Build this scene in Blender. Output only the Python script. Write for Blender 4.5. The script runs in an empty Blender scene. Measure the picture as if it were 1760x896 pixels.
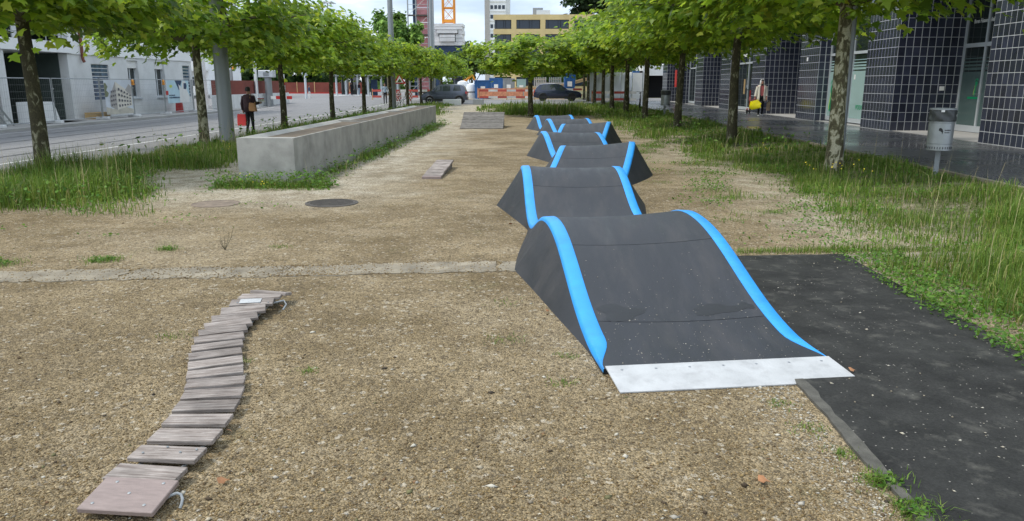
import bpy, bmesh, math, random
import numpy as np
from mathutils import Vector, Matrix, Euler

R = math.radians
random.seed(7)
rng = np.random.default_rng(11)
scene = bpy.context.scene
COL = scene.collection

# ------------------------------------------------------------ camera
CAM_H = 1.65
cam_d = bpy.data.cameras.new('camera')
cam = bpy.data.objects.new('camera', cam_d); COL.objects.link(cam)
cam.location = (0, 0, CAM_H)
cam.rotation_euler = (R(90 - 13.16), 0, R(1.50))
cam_d.sensor_fit = 'HORIZONTAL'; cam_d.sensor_width = 36.0
cam_d.lens = 36.0 * 1300 / 1760
cam_d.clip_start = 0.05; cam_d.clip_end = 3000
scene.camera = cam

# ------------------------------------------------------------ sky, sun, exposure
SUN_EL, SUN_AZ = 58.0, -105.0           # azimuth from +Y towards +X: the sun stands to the left
world = bpy.data.worlds.new('World'); scene.world = world; world.use_nodes = True
wn, wl = world.node_tree.nodes, world.node_tree.links
wn.clear()
w_out = wn.new('ShaderNodeOutputWorld'); w_bg = wn.new('ShaderNodeBackground')
w_sky = wn.new('ShaderNodeTexSky'); w_sky.sky_type = 'NISHITA'; w_sky.sun_disc = False
w_sky.sun_elevation = R(SUN_EL); w_sky.sun_rotation = R(SUN_AZ)
w_sky.air_density = 1.0; w_sky.dust_density = 2.0
w_tc = wn.new('ShaderNodeTexCoord'); w_map = wn.new('ShaderNodeMapping')
w_map.inputs['Scale'].default_value = (1.0, 1.0, 2.6)
w_map.inputs['Location'].default_value = (0.35, 0.2, 0.1)
w_n1 = wn.new('ShaderNodeTexNoise'); w_n1.inputs['Scale'].default_value = 4.2
w_n1.inputs['Detail'].default_value = 9; w_n1.inputs['Roughness'].default_value = 0.56
w_n1.inputs['Distortion'].default_value = 0.25
w_r1 = wn.new('ShaderNodeValToRGB')
w_r1.color_ramp.elements[0].position = 0.36; w_r1.color_ramp.elements[0].color = (3.4, 4.2, 5.3, 1)
w_r1.color_ramp.elements[1].position = 0.66; w_r1.color_ramp.elements[1].color = (9.2, 9.6, 10.0, 1)
e_ = w_r1.color_ramp.elements.new(0.50); e_.color = (4.9, 5.7, 6.7, 1)
w_n2 = wn.new('ShaderNodeTexNoise'); w_n2.inputs['Scale'].default_value = 1.7; w_n2.inputs['Detail'].default_value = 5
w_r2 = wn.new('ShaderNodeValToRGB')
w_r2.color_ramp.elements[0].position = 0.35; w_r2.color_ramp.elements[0].color = (0.72, 0.72, 0.72, 1)
w_r2.color_ramp.elements[1].position = 0.60; w_r2.color_ramp.elements[1].color = (1, 1, 1, 1)
w_mix = wn.new('ShaderNodeMixRGB')
wl.new(w_tc.outputs['Generated'], w_map.inputs['Vector'])
wl.new(w_map.outputs[0], w_n1.inputs['Vector']); wl.new(w_map.outputs[0], w_n2.inputs['Vector'])
wl.new(w_n1.outputs['Fac'], w_r1.inputs['Fac']); wl.new(w_n2.outputs['Fac'], w_r2.inputs['Fac'])
wl.new(w_r2.outputs[0], w_mix.inputs['Fac']); wl.new(w_sky.outputs[0], w_mix.inputs['Color1'])
wl.new(w_r1.outputs[0], w_mix.inputs['Color2']); wl.new(w_mix.outputs[0], w_bg.inputs['Color'])
w_bg.inputs['Strength'].default_value = 0.115
wl.new(w_bg.outputs[0], w_out.inputs['Surface'])

sun_d = bpy.data.lights.new('sun', 'SUN'); sun_d.energy = 1.5; sun_d.angle = R(11); sun_d.color = (1.0, 0.95, 0.87)
sun = bpy.data.objects.new('sun', sun_d); COL.objects.link(sun)
sd_ = Vector((math.sin(R(SUN_AZ)) * math.cos(R(SUN_EL)), math.cos(R(SUN_AZ)) * math.cos(R(SUN_EL)), math.sin(R(SUN_EL))))
sun.rotation_euler = (-sd_).to_track_quat('-Z', 'Y').to_euler(); sun.location = (0, 0, 60)

scene.view_settings.view_transform = 'Standard'; scene.view_settings.look = 'None'
scene.view_settings.exposure = 0.8; scene.view_settings.gamma = 1.0
scene.view_settings.use_curve_mapping = False
scene.render.engine = 'CYCLES'
scene.cycles.max_bounces = 6; scene.cycles.diffuse_bounces = 3; scene.cycles.glossy_bounces = 3
scene.cycles.transmission_bounces = 4; scene.cycles.transparent_max_bounces = 8
scene.cycles.use_denoising = True
scene.cycles.caustics_reflective = False; scene.cycles.caustics_refractive = False

# ------------------------------------------------------------ materials
def _nodes(name):
    m = bpy.data.materials.new(name); m.use_nodes = True
    return m, m.node_tree.nodes, m.node_tree.links, m.node_tree.nodes['Principled BSDF']

def mat(name, col, rough=0.6, metal=0.0, spec=0.5, var=0.18, scale=3.0, bump=0.0, bscale=None, rvar=0.0,
        stain=0.0, stain_scale=0.7, stain_col=(0.05, 0.045, 0.035), rnd=0.0, stretch=(1, 1, 1), coat=0.0):
    """principled surface: colour broken up by noise in object space, per-object tint, stains and fine relief"""
    m, n, l, p = _nodes(name)
    tc = n.new('ShaderNodeTexCoord'); mp = n.new('ShaderNodeMapping'); mp.inputs['Scale'].default_value = stretch
    l.new(tc.outputs['Object'], mp.inputs['Vector'])
    oi = n.new('ShaderNodeObjectInfo')
    off = n.new('ShaderNodeVectorMath'); off.operation = 'ADD'
    sc_ = n.new('ShaderNodeMath'); sc_.operation = 'MULTIPLY'; sc_.inputs[1].default_value = 37.0
    l.new(oi.outputs['Random'], sc_.inputs[0]); l.new(mp.outputs[0], off.inputs[0]); l.new(sc_.outputs[0], off.inputs[1])
    nz = n.new('ShaderNodeTexNoise'); nz.inputs['Scale'].default_value = scale; nz.inputs['Detail'].default_value = 6
    nz.inputs['Roughness'].default_value = 0.6
    l.new(off.outputs[0], nz.inputs['Vector'])
    mr = n.new('ShaderNodeMapRange'); mr.inputs[1].default_value = 0.3; mr.inputs[2].default_value = 0.7
    mr.inputs[3].default_value = 1 - var; mr.inputs[4].default_value = 1 + var
    l.new(nz.outputs['Fac'], mr.inputs[0])
    fac = mr.outputs[0]
    if rnd:
        r2 = n.new('ShaderNodeMapRange'); r2.inputs[3].default_value = 1 - rnd; r2.inputs[4].default_value = 1 + rnd
        l.new(oi.outputs['Random'], r2.inputs[0])
        mu = n.new('ShaderNodeMath'); mu.operation = 'MULTIPLY'
        l.new(fac, mu.inputs[0]); l.new(r2.outputs[0], mu.inputs[1]); fac = mu.outputs[0]
    cm = n.new('ShaderNodeVectorMath'); cm.operation = 'SCALE'; cm.inputs[0].default_value = col[:3]
    l.new(fac, cm.inputs['Scale'])
    cout = cm.outputs[0]
    if stain:
        n2 = n.new('ShaderNodeTexNoise'); n2.inputs['Scale'].default_value = stain_scale; n2.inputs['Detail'].default_value = 8
        n2.inputs['Roughness'].default_value = 0.65
        l.new(off.outputs[0], n2.inputs['Vector'])
        m2 = n.new('ShaderNodeMapRange'); m2.inputs[1].default_value = 0.48; m2.inputs[2].default_value = 0.72
        m2.inputs[4].default_value = stain
        l.new(n2.outputs['Fac'], m2.inputs[0])
        mx = n.new('ShaderNodeMixRGB'); mx.inputs['Color2'].default_value = (*stain_col, 1)
        l.new(m2.outputs[0], mx.inputs['Fac']); l.new(cout, mx.inputs['Color1']); cout = mx.outputs[0]
    l.new(cout, p.inputs['Base Color'])
    p.inputs['Metallic'].default_value = metal; p.inputs['Specular IOR Level'].default_value = spec
    p.inputs['Roughness'].default_value = rough
    if coat: p.inputs['Coat Weight'].default_value = coat; p.inputs['Coat Roughness'].default_value = 0.06
    if rvar:
        m3 = n.new('ShaderNodeMapRange'); m3.inputs[1].default_value = 0.3; m3.inputs[2].default_value = 0.7
        m3.inputs[3].default_value = max(0.02, rough - rvar); m3.inputs[4].default_value = min(1, rough + rvar)
        l.new(nz.outputs['Fac'], m3.inputs[0]); l.new(m3.outputs[0], p.inputs['Roughness'])
    if bump:
        nb = n.new('ShaderNodeTexNoise'); nb.inputs['Scale'].default_value = bscale or scale * 12; nb.inputs['Detail'].default_value = 5
        l.new(off.outputs[0], nb.inputs['Vector'])
        bp = n.new('ShaderNodeBump'); bp.inputs['Strength'].default_value = bump; bp.inputs['Distance'].default_value = 0.01
        l.new(nb.outputs['Fac'], bp.inputs['Height']); l.new(bp.outputs[0], p.inputs['Normal'])
    return m

def leaf_mat(name, trans=0.52, rough=0.45, spec=0.35):
    """foliage coloured by the mesh's own per-leaf colour, lets light through"""
    m, n, l, p = _nodes(name)
    at = n.new('ShaderNodeAttribute'); at.attribute_name = 'col'
    l.new(at.outputs['Color'], p.inputs['Base Color'])
    p.inputs['Roughness'].default_value = rough; p.inputs['Specular IOR Level'].default_value = spec
    tr = n.new('ShaderNodeBsdfTranslucent')
    hs = n.new('ShaderNodeHueSaturation'); hs.inputs['Hue'].default_value = 0.485; hs.inputs['Value'].default_value = 1.35
    l.new(at.outputs['Color'], hs.inputs['Color']); l.new(hs.outputs[0], tr.inputs['Color'])
    mx = n.new('ShaderNodeMixShader'); mx.inputs['Fac'].default_value = trans
    out = n['Material Output']
    l.new(p.outputs[0], mx.inputs[1]); l.new(tr.outputs[0], mx.inputs[2]); l.new(mx.outputs[0], out.inputs['Surface'])
    return m

def attr_mat(name, rough=0.85, spec=0.3):
    m, n, l, p = _nodes(name)
    at = n.new('ShaderNodeAttribute'); at.attribute_name = 'col'
    l.new(at.outputs['Color'], p.inputs['Base Color'])
    p.inputs['Roughness'].default_value = rough; p.inputs['Specular IOR Level'].default_value = spec
    return m

def gravel_mat():
    m, n, l, p = _nodes('gravel')
    g = n.new('ShaderNodeNewGeometry')
    def noise(scale, detail=5, rough=0.6, vec=None):
        t = n.new('ShaderNodeTexNoise'); t.inputs['Scale'].default_value = scale; t.inputs['Detail'].default_value = detail
        t.inputs['Roughness'].default_value = rough; l.new(vec or g.outputs['Position'], t.inputs['Vector']); return t
    def rng_(src, a, b, c, d):
        t = n.new('ShaderNodeMapRange'); t.inputs[1].default_value = a; t.inputs[2].default_value = b
        t.inputs[3].default_value = c; t.inputs[4].default_value = d; l.new(src, t.inputs[0]); return t.outputs[0]
    def mix(f, a, b, mode='MIX'):
        t = n.new('ShaderNodeMixRGB'); t.blend_type = mode
        for k, v in (('Fac', f), ('Color1', a), ('Color2', b)):
            if isinstance(v, (tuple, float, int)): t.inputs[k].default_value = v if not isinstance(v, tuple) else (*v, 1)
            else: l.new(v, t.inputs[k])
        return t.outputs[0]
    big = noise(0.9, 7, 0.68); mid = noise(2.6, 6, 0.65); fine = noise(38, 4, 0.7)
    vor = n.new('ShaderNodeTexVoronoi'); vor.inputs['Scale'].default_value = 95; l.new(g.outputs['Position'], vor.inputs['Vector'])
    vor2 = n.new('ShaderNodeTexVoronoi'); vor2.inputs['Scale'].default_value = 42; l.new(g.outputs['Position'], vor2.inputs['Vector'])
    base = mix(rng_(big.outputs['Fac'], 0.35, 0.65, 0, 1), (0.205, 0.154, 0.083), (0.368, 0.290, 0.176))
    base = mix(rng_(mid.outputs['Fac'], 0.52, 0.74, 0, 0.75), base, (0.156, 0.118, 0.066))
    base = mix(rng_(mid.outputs['Fac'], 0.46, 0.28, 0, 0.6), base, (0.48, 0.40, 0.275))
    wide = noise(0.33, 5, 0.6)
    base = mix(rng_(wide.outputs['Fac'], 0.52, 0.68, 0, 0.55), base, (0.49, 0.41, 0.285))
    base = mix(rng_(wide.outputs['Fac'], 0.46, 0.32, 0, 0.45), base, (0.165, 0.124, 0.070))
    # pale limestone chippings beside the trough and the tree strips
    sx = n.new('ShaderNodeSeparateXYZ'); l.new(g.outputs['Position'], sx.inputs[0])
    wob = noise(0.8, 4)
    wx = n.new('ShaderNodeMath'); wx.operation = 'MULTIPLY_ADD'; wx.inputs[1].default_value = 3.2
    l.new(wob.outputs['Fac'], wx.inputs[0]); l.new(sx.outputs['X'], wx.inputs[2])
    pl = rng_(wx.outputs[0], 0.2, -1.6, 0, 1)
    py = rng_(sx.outputs['Y'], 9.4, 11.5, 0, 1)
    pm = n.new('ShaderNodeMath'); pm.operation = 'MULTIPLY'; l.new(pl, pm.inputs[0]); l.new(py, pm.inputs[1])
    pr_ = rng_(wx.outputs[0], 4.2, 5.4, 0, 0.6)
    pa = n.new('ShaderNodeMath'); pa.operation = 'MAXIMUM'; l.new(pm.outputs[0], pa.inputs[0]); l.new(pr_, pa.inputs[1])
    pn = n.new('ShaderNodeMath'); pn.operation = 'MULTIPLY'; l.new(pa.outputs[0], pn.inputs[0])
    l.new(rng_(mid.outputs['Fac'], 0.34, 0.6, 1.0, 0.35), pn.inputs[1])
    base = mix(pn.outputs[0], base, (0.60, 0.545, 0.435))
    # dark soil and moss under the grass strips
    s1 = rng_(wx.outputs[0], 5.9, 6.6, 0, 1); s2 = rng_(wx.outputs[0], -6.2, -7.2, 0, 1)
    sm_ = n.new('ShaderNodeMath'); sm_.operation = 'MAXIMUM'; l.new(s1, sm_.inputs[0]); l.new(s2, sm_.inputs[1])
    sn = n.new('ShaderNodeMath'); sn.operation = 'MULTIPLY'; l.new(sm_.outputs[0], sn.inputs[0]); l.new(rng_(mid.outputs['Fac'], 0.35, 0.6, 0.55, 0.95), sn.inputs[1])
    base = mix(sn.outputs[0], base, (0.085, 0.105, 0.030))
    # thin moss film
    moss = noise(1.1, 6, 0.7)
    base = mix(rng_(moss.outputs['Fac'], 0.60, 0.78, 0, 0.5), base, (0.13, 0.145, 0.05))
    # single grains
    sv = n.new('ShaderNodeSeparateColor'); l.new(vor.outputs['Color'], sv.inputs[0])
    base = mix(1.0, base, rng_(sv.outputs[0], 0, 1, 0.55, 1.5), 'MULTIPLY')
    sv2 = n.new('ShaderNodeSeparateColor'); l.new(vor2.outputs['Color'], sv2.inputs[0])
    base = mix(rng_(sv2.outputs[1], 0.93, 0.98, 0, 0.6), base, (0.62, 0.56, 0.45))
    base = mix(rng_(sv2.outputs[2], 0.86, 0.95, 0, 0.6), base, (0.11, 0.085, 0.055))
    base = mix(rng_(fine.outputs['Fac'], 0.3, 0.7, 0, 0.5), base, mix(1.0, base, (0.72, 0.70, 0.66), 'MULTIPLY'))
    l.new(base, p.inputs['Base Color']); p.inputs['Roughness'].default_value = 0.92
    p.inputs['Specular IOR Level'].default_value = 0.2
    ad = n.new('ShaderNodeMath'); ad.operation = 'MULTIPLY_ADD'; ad.inputs[1].default_value = 1.3
    l.new(vor.outputs['Distance'], ad.inputs[0]); l.new(fine.outputs['Fac'], ad.inputs[2])
    ad2 = n.new('ShaderNodeMath'); ad2.operation = 'MULTIPLY_ADD'; ad2.inputs[1].default_value = 2.0
    l.new(mid.outputs['Fac'], ad2.inputs[0]); l.new(ad.outputs[0], ad2.inputs[2])
    bp = n.new('ShaderNodeBump'); bp.inputs['Strength'].default_value = 0.9; bp.inputs['Distance'].default_value = 0.012
    bp.invert = True
    l.new(ad2.outputs[0], bp.inputs['Height']); l.new(bp.outputs[0], p.inputs['Normal'])
    return m

def wet_asphalt_mat(name, col, wet0, wet1, bmp=0.25, scale=0.35, specks=0.0, spec=0.5, patch=0.25):
    """asphalt or screed that is wet in patches: the wet film only changes gloss"""
    m, n, l, p = _nodes(name)
    g = n.new('ShaderNodeNewGeometry')
    def noise(scale, detail=6, rough=0.6):
        t = n.new('ShaderNodeTexNoise'); t.inputs['Scale'].default_value = scale; t.inputs['Detail'].default_value = detail
        t.inputs['Roughness'].default_value = rough; l.new(g.outputs['Position'], t.inputs['Vector']); return t
    a = noise(scale); b = noise(2.7, 7, 0.68); c = noise(70, 3)
    mr = n.new('ShaderNodeMapRange'); mr.inputs[1].default_value = 0.36; mr.inputs[2].default_value = 0.62
    mr.inputs[3].default_value = wet0; mr.inputs[4].default_value = wet1
    l.new(a.outputs['Fac'], mr.inputs[0])
    l.new(mr.outputs[0], p.inputs['Roughness'])
    c1 = n.new('ShaderNodeMapRange'); c1.inputs[1].default_value = 0.3; c1.inputs[2].default_value = 0.72
    c1.inputs[3].default_value = 1 - patch; c1.inputs[4].default_value = 1 + patch * 1.6; l.new(b.outputs['Fac'], c1.inputs[0])
    c2 = n.new('ShaderNodeMapRange'); c2.inputs[1].default_value = 0.3; c2.inputs[2].default_value = 0.7
    c2.inputs[3].default_value = 0.75; c2.inputs[4].default_value = 1.3; l.new(c.outputs['Fac'], c2.inputs[0])
    mu = n.new('ShaderNodeMath'); mu.operation = 'MULTIPLY'; l.new(c1.outputs[0], mu.inputs[0]); l.new(c2.outputs[0], mu.inputs[1])
    cs = n.new('ShaderNodeVectorMath'); cs.operation = 'SCALE'; cs.inputs[0].default_value = col; l.new(mu.outputs[0], cs.inputs['Scale'])
    out = cs.outputs[0]
    if specks:
        v = n.new('ShaderNodeTexVoronoi'); v.inputs['Scale'].default_value = 48; l.new(g.outputs['Position'], v.inputs['Vector'])
        s = n.new('ShaderNodeSeparateColor'); l.new(v.outputs['Color'], s.inputs[0])
        t1 = n.new('ShaderNodeMath'); t1.operation = 'GREATER_THAN'; t1.inputs[1].default_value = 1 - specks; l.new(s.outputs[0], t1.inputs[0])
        t2 = n.new('ShaderNodeMath'); t2.operation = 'LESS_THAN'; t2.inputs[1].default_value = 0.2; l.new(v.outputs['Distance'], t2.inputs[0])
        t3 = n.new('ShaderNodeMath'); t3.operation = 'MULTIPLY'; l.new(t1.outputs[0], t3.inputs[0]); l.new(t2.outputs[0], t3.inputs[1])
        mx = n.new('ShaderNodeMixRGB'); mx.inputs['Color2'].default_value = (0.27, 0.255, 0.22, 1)
        l.new(t3.outputs[0], mx.inputs['Fac']); l.new(out, mx.inputs['Color1']); out = mx.outputs[0]
        w = noise(5.0, 8, 0.7)
        wr = n.new('ShaderNodeMapRange'); wr.inputs[1].default_value = 0.54; wr.inputs[2].default_value = 0.74; wr.inputs[4].default_value = 0.6
        l.new(w.outputs['Fac'], wr.inputs[0])
        mx2 = n.new('ShaderNodeMixRGB'); mx2.inputs['Color2'].default_value = (0.14, 0.135, 0.115, 1)
        l.new(wr.outputs[0], mx2.inputs['Fac']); l.new(out, mx2.inputs['Color1']); out = mx2.outputs[0]
    l.new(out, p.inputs['Base Color']); p.inputs['Specular IOR Level'].default_value = spec
    bp = n.new('ShaderNodeBump'); bp.inputs['Strength'].default_value = bmp; bp.inputs['Distance'].default_value = 0.004
    l.new(c.outputs['Fac'], bp.inputs['Height']); l.new(bp.outputs[0], p.inputs['Normal'])
    return m

def wood_mat(name, col, dark):
    """weathered boards: grain runs along the board's own x axis"""
    m, n, l, p = _nodes(name)
    tc = n.new('ShaderNodeTexCoord'); oi = n.new('ShaderNodeObjectInfo')
    sc_ = n.new('ShaderNodeMath'); sc_.operation = 'MULTIPLY'; sc_.inputs[1].default_value = 53.0; l.new(oi.outputs['Random'], sc_.inputs[0])
    off = n.new('ShaderNodeVectorMath'); off.operation = 'ADD'; l.new(tc.outputs['Object'], off.inputs[0]); l.new(sc_.outputs[0], off.inputs[1])
    mp = n.new('ShaderNodeMapping'); mp.inputs['Scale'].default_value = (4, 75, 75); l.new(off.outputs[0], mp.inputs['Vector'])
    nz = n.new('ShaderNodeTexNoise'); nz.inputs['Scale'].default_value = 1.0; nz.inputs['Detail'].default_value = 7; nz.inputs['Roughness'].default_value = 0.7
    nz.inputs['Distortion'].default_value = 0.6
    l.new(mp.outputs[0], nz.inputs['Vector'])
    nb = n.new('ShaderNodeTexNoise'); nb.inputs['Scale'].default_value = 7; nb.inputs['Detail'].default_value = 5; l.new(off.outputs[0], nb.inputs['Vector'])
    rp = n.new('ShaderNodeMapRange'); rp.inputs[1].default_value = 0.36; rp.inputs[2].default_value = 0.64; l.new(nz.outputs['Fac'], rp.inputs[0])
    mx = n.new('ShaderNodeMixRGB'); mx.inputs['Color1'].default_value = (*dark, 1); mx.inputs['Color2'].default_value = (*col, 1)
    l.new(rp.outputs[0], mx.inputs['Fac'])
    r2 = n.new('ShaderNodeMapRange'); r2.inputs[3].default_value = 0.78; r2.inputs[4].default_value = 1.15; l.new(oi.outputs['Random'], r2.inputs[0])
    r3 = n.new('ShaderNodeMapRange'); r3.inputs[1].default_value = 0.3; r3.inputs[2].default_value = 0.7; r3.inputs[3].default_value = 0.7; r3.inputs[4].default_value = 1.2
    l.new(nb.outputs['Fac'], r3.inputs[0])
    mu = n.new('ShaderNodeMath'); mu.operation = 'MULTIPLY'; l.new(r2.outputs[0], mu.inputs[0]); l.new(r3.outputs[0], mu.inputs[1])
    cs = n.new('ShaderNodeVectorMath'); cs.operation = 'SCALE'; l.new(mx.outputs[0], cs.inputs[0]); l.new(mu.outputs[0], cs.inputs['Scale'])
    l.new(cs.outputs[0], p.inputs['Base Color']); p.inputs['Roughness'].default_value = 0.8; p.inputs['Specular IOR Level'].default_value = 0.25
    bp = n.new('ShaderNodeBump'); bp.inputs['Strength'].default_value = 0.6; bp.inputs['Distance'].default_value = 0.004
    l.new(nz.outputs['Fac'], bp.inputs['Height']); l.new(bp.outputs[0], p.inputs['Normal'])
    return m

def bark_mat(name='plane_bark', k=1.0, shift=0.0):
    """plane-tree bark: grey-olive plates flaked off to pale cream"""
    m, n, l, p = _nodes(name)
    tc = n.new('ShaderNodeTexCoord'); mp = n.new('ShaderNodeMapping'); mp.inputs['Scale'].default_value = (11, 11, 6.5)
    l.new(tc.outputs['Object'], mp.inputs['Vector'])
    nz = n.new('ShaderNodeTexNoise'); nz.inputs['Scale'].default_value = 1.0; nz.inputs['Detail'].default_value = 3; nz.inputs['Distortion'].default_value = 0.8
    l.new(mp.outputs[0], nz.inputs['Vector'])
    rp = n.new('ShaderNodeValToRGB'); cr = rp.color_ramp; cr.interpolation = 'EASE'
    cr.interpolation = 'LINEAR'; cr.elements[0].position = 0.42 - shift; cr.elements[0].color = (0.085*k, 0.075*k, 0.046*k, 1)
    cr.elements[1].position = 0.60 - shift; cr.elements[1].color = (0.40*k, 0.375*k, 0.27*k, 1)
    e = cr.elements.new(0.52 - shift); e.color = (0.125*k, 0.115*k, 0.065*k, 1)
    e = cr.elements.new(0.545 - shift); e.color = (0.20*k, 0.19*k, 0.115*k, 1)
    l.new(nz.outputs['Fac'], rp.inputs['Fac'])
    n2 = n.new('ShaderNodeTexNoise'); n2.inputs['Scale'].default_value = 40; n2.inputs['Detail'].default_value = 5; l.new(tc.outputs['Object'], n2.inputs['Vector'])
    mr = n.new('ShaderNodeMapRange'); mr.inputs[1].default_value = 0.3; mr.inputs[2].default_value = 0.7; mr.inputs[3].default_value = 0.75; mr.inputs[4].default_value = 1.2
    l.new(n2.outputs['Fac'], mr.inputs[0])
    cs = n.new('ShaderNodeVectorMath'); cs.operation = 'SCALE'; l.new(rp.outputs[0], cs.inputs[0]); l.new(mr.outputs[0], cs.inputs['Scale'])
    l.new(cs.outputs[0], p.inputs['Base Color']); p.inputs['Roughness'].default_value = 0.85; p.inputs['Specular IOR Level'].default_value = 0.2
    bp = n.new('ShaderNodeBump'); bp.inputs['Strength'].default_value = 0.5; bp.inputs['Distance'].default_value = 0.01
    l.new(nz.outputs['Fac'], bp.inputs['Height']); l.new(bp.outputs[0], p.inputs['Normal'])
    return m

def glass_mat(name, col=(0.02, 0.028, 0.028), rough=0.03):
    m, n, l, p = _nodes(name)
    p.inputs['Base Color'].default_value = (*col, 1); p.inputs['Roughness'].default_value = rough
    p.inputs['Specular IOR Level'].default_value = 0.7
    return m

M = {}
M['gravel'] = gravel_mat()
M['street'] = wet_asphalt_mat('street_asphalt', (0.215, 0.212, 0.212), 0.75, 0.95, patch=0.14, spec=0.2)
M['sidewalk'] = wet_asphalt_mat('wet_sidewalk', (0.105, 0.106, 0.108), 0.10, 0.38, scale=0.45, patch=0.15, bmp=0.03)
M['slab'] = wet_asphalt_mat('dark_slab', (0.024, 0.024, 0.022), 0.6, 0.85, specks=0.10, scale=1.2, patch=0.45, spec=0.25)
M['kerb'] = mat('pale_concrete_kerb', (0.262, 0.228, 0.168), 0.9, var=0.35, scale=5, bump=0.6, stain=0.85, stain_scale=2.6, stain_col=(0.15, 0.125, 0.085))
M['concrete'] = mat('trough_concrete', (0.375, 0.365, 0.335), 0.85, var=0.2, scale=2.6, bump=0.45, bscale=45, stain=0.5, stain_scale=1.6, stain_col=(0.135, 0.135, 0.122))
M['soil'] = mat('wet_trough_floor', (0.145, 0.112, 0.078), 0.85, var=0.35, scale=6, bump=0.6)
M['rubber'] = mat('dark_rubber', (0.029, 0.032, 0.038), 0.57, var=0.16, scale=1.6, bump=0.12, bscale=220, rvar=0.12, stain=0.45, stain_scale=2.0, stain_col=(0.075, 0.070, 0.070), spec=0.42)
M['deck'] = mat('riding_rubber', (0.030, 0.033, 0.039), 0.56, var=0.30, scale=2.2, bump=0.14, bscale=200, rvar=0.14, stain=0.55, stain_scale=1.7, stain_col=(0.068, 0.064, 0.064), spec=0.42, stretch=(3.2, .7, 1))
M['rubber_seam'] = mat('seam', (0.015, 0.015, 0.017), 0.8)
M['blue'] = mat('blue_rubber', (0.026, 0.315, 0.80), 0.48, var=0.10, scale=5, bump=0.08, bscale=160, stain=0.45, stain_scale=6, stain_col=(0.02, 0.20, 0.52))
M['alu'] = mat('brushed_plate', (0.52, 0.53, 0.53), 0.62, metal=0.2, var=0.14, scale=4, bump=0.2, bscale=90, stain=0.5, stain_scale=9, stain_col=(0.30, 0.30, 0.30))
M['wood'] = wood_mat('weathered_board', (0.43, 0.385, 0.35), (0.15, 0.118, 0.10))
M['wood_ramp'] = wood_mat('weathered_ramp_board', (0.25, 0.235, 0.21), (0.11, 0.098, 0.085))
M['composite'] = mat('brown_composite', (0.275, 0.215, 0.195), 0.6, var=0.14, scale=14, bump=0.2, bscale=200, stretch=(1, 5, 1))
M['steel'] = mat('galvanised_steel', (0.37, 0.39, 0.395), 0.42, metal=0.7, var=0.12, scale=6)
M['zinc'] = mat('zinc_pole', (0.30, 0.32, 0.335), 0.5, metal=0.35, var=0.10, scale=1.5, stretch=(3, 3, 0.6), stain=0.2, stain_scale=3, stain_col=(0.2, 0.2, 0.2))
M['iron'] = mat('cast_iron', (0.10, 0.088, 0.075), 0.65, metal=0.3, var=0.3, scale=12, bump=0.3)
M['bark'] = bark_mat(k=.85, shift=-.07); M['bark_pale'] = bark_mat('flaking_bark', 1.15, .02)
M['limb'] = mat('limb_bark', (0.12, 0.105, 0.065), 0.85, var=0.3, scale=8, bump=0.3)
M['leaf'] = leaf_mat('plane_leaf')
M['farleaf'] = leaf_mat('far_leaf', 0.3, 0.6, 0.2)
M['grass'] = leaf_mat('grass_blade', 0.35, 0.5, 0.3)
M['stone'] = attr_mat('pebble', 0.85)
M['tile'] = mat('dark_glazed_tile', (0.030, 0.034, 0.054), 0.16, var=0.25, scale=2.0, rnd=0.3, spec=0.55)
M['grout'] = mat('white_grout', (0.52, 0.53, 0.54), 0.8, var=0.1)
M['frame'] = mat('grey_aluminium_frame', (0.60, 0.64, 0.67), 0.4, metal=0.3, var=0.05)
M['glass'] = glass_mat('dark_glass')
M['frostdark'] = mat('dark_frosted_glass', (0.085, 0.13, 0.125), 0.25, var=0.1, scale=1.0, spec=0.6)
M['frost'] = mat('frosted_glass', (0.34, 0.48, 0.46), 0.22, var=0.06, scale=1.0, spec=0.6)
M['skyglass'] = glass_mat('far_glass', (0.02, 0.03, 0.045), 0.08)
M['white'] = mat('white_paint', (0.78, 0.78, 0.76), 0.6, var=0.05)
M['linepaint'] = mat('worn_line_paint', (0.62, 0.62, 0.60), 0.7, var=0.2, scale=5, stain=0.5, stain_scale=3, stain_col=(0.25, 0.25, 0.25))
M['black'] = mat('black_plastic', (0.015, 0.015, 0.016), 0.45, var=0.2)
M['green'] = mat('green_print', (0.0, 0.28, 0.115), 0.4, var=0.05)
M['lime'] = mat('lime_print', (0.55, 0.68, 0.10), 0.4, var=0.05)
M['plaster'] = mat('white_plaster', (0.89, 0.90, 0.90), 0.85, var=0.06, scale=0.8, stain=0.12, stain_scale=0.5, stain_col=(0.45, 0.45, 0.45))
M['rawconc'] = mat('raw_concrete', (0.72, 0.73, 0.725), 0.85, var=0.08, scale=0.9, bump=0.15, stain=0.3, stain_scale=0.8, stain_col=(0.32, 0.32, 0.31))
M['darkwall'] = mat('dark_garage_wall', (0.060, 0.082, 0.074), 0.8, var=0.2, scale=1)
M['rust'] = mat('rusty_pipe', (0.18, 0.06, 0.035), 0.7, var=0.3, scale=8)
M['glassblock'] = mat('glass_block', (0.085, 0.13, 0.19), 0.12, var=0.35, scale=1, rnd=0.3, spec=0.7)
M['orange'] = mat('orange_paint', (0.75, 0.30, 0.035), 0.5, var=0.12)
M['red'] = mat('red_paint', (0.50, 0.022, 0.018), 0.5, var=0.12)
M['yellowbag'] = mat('yellow_plastic_bag', (0.92, 0.80, 0.0), 0.32, var=0.12, scale=6, bump=0.6, bscale=14)
M['redmesh'] = mat('red_brown_screen', (0.19, 0.045, 0.03), 0.8, var=0.25, scale=0.5)
M['ochre'] = mat('ochre_concrete', (0.60, 0.475, 0.235), 0.8, var=0.12, scale=0.25, stain=0.2, stain_scale=0.3, stain_col=(0.3, 0.22, 0.10))
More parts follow.
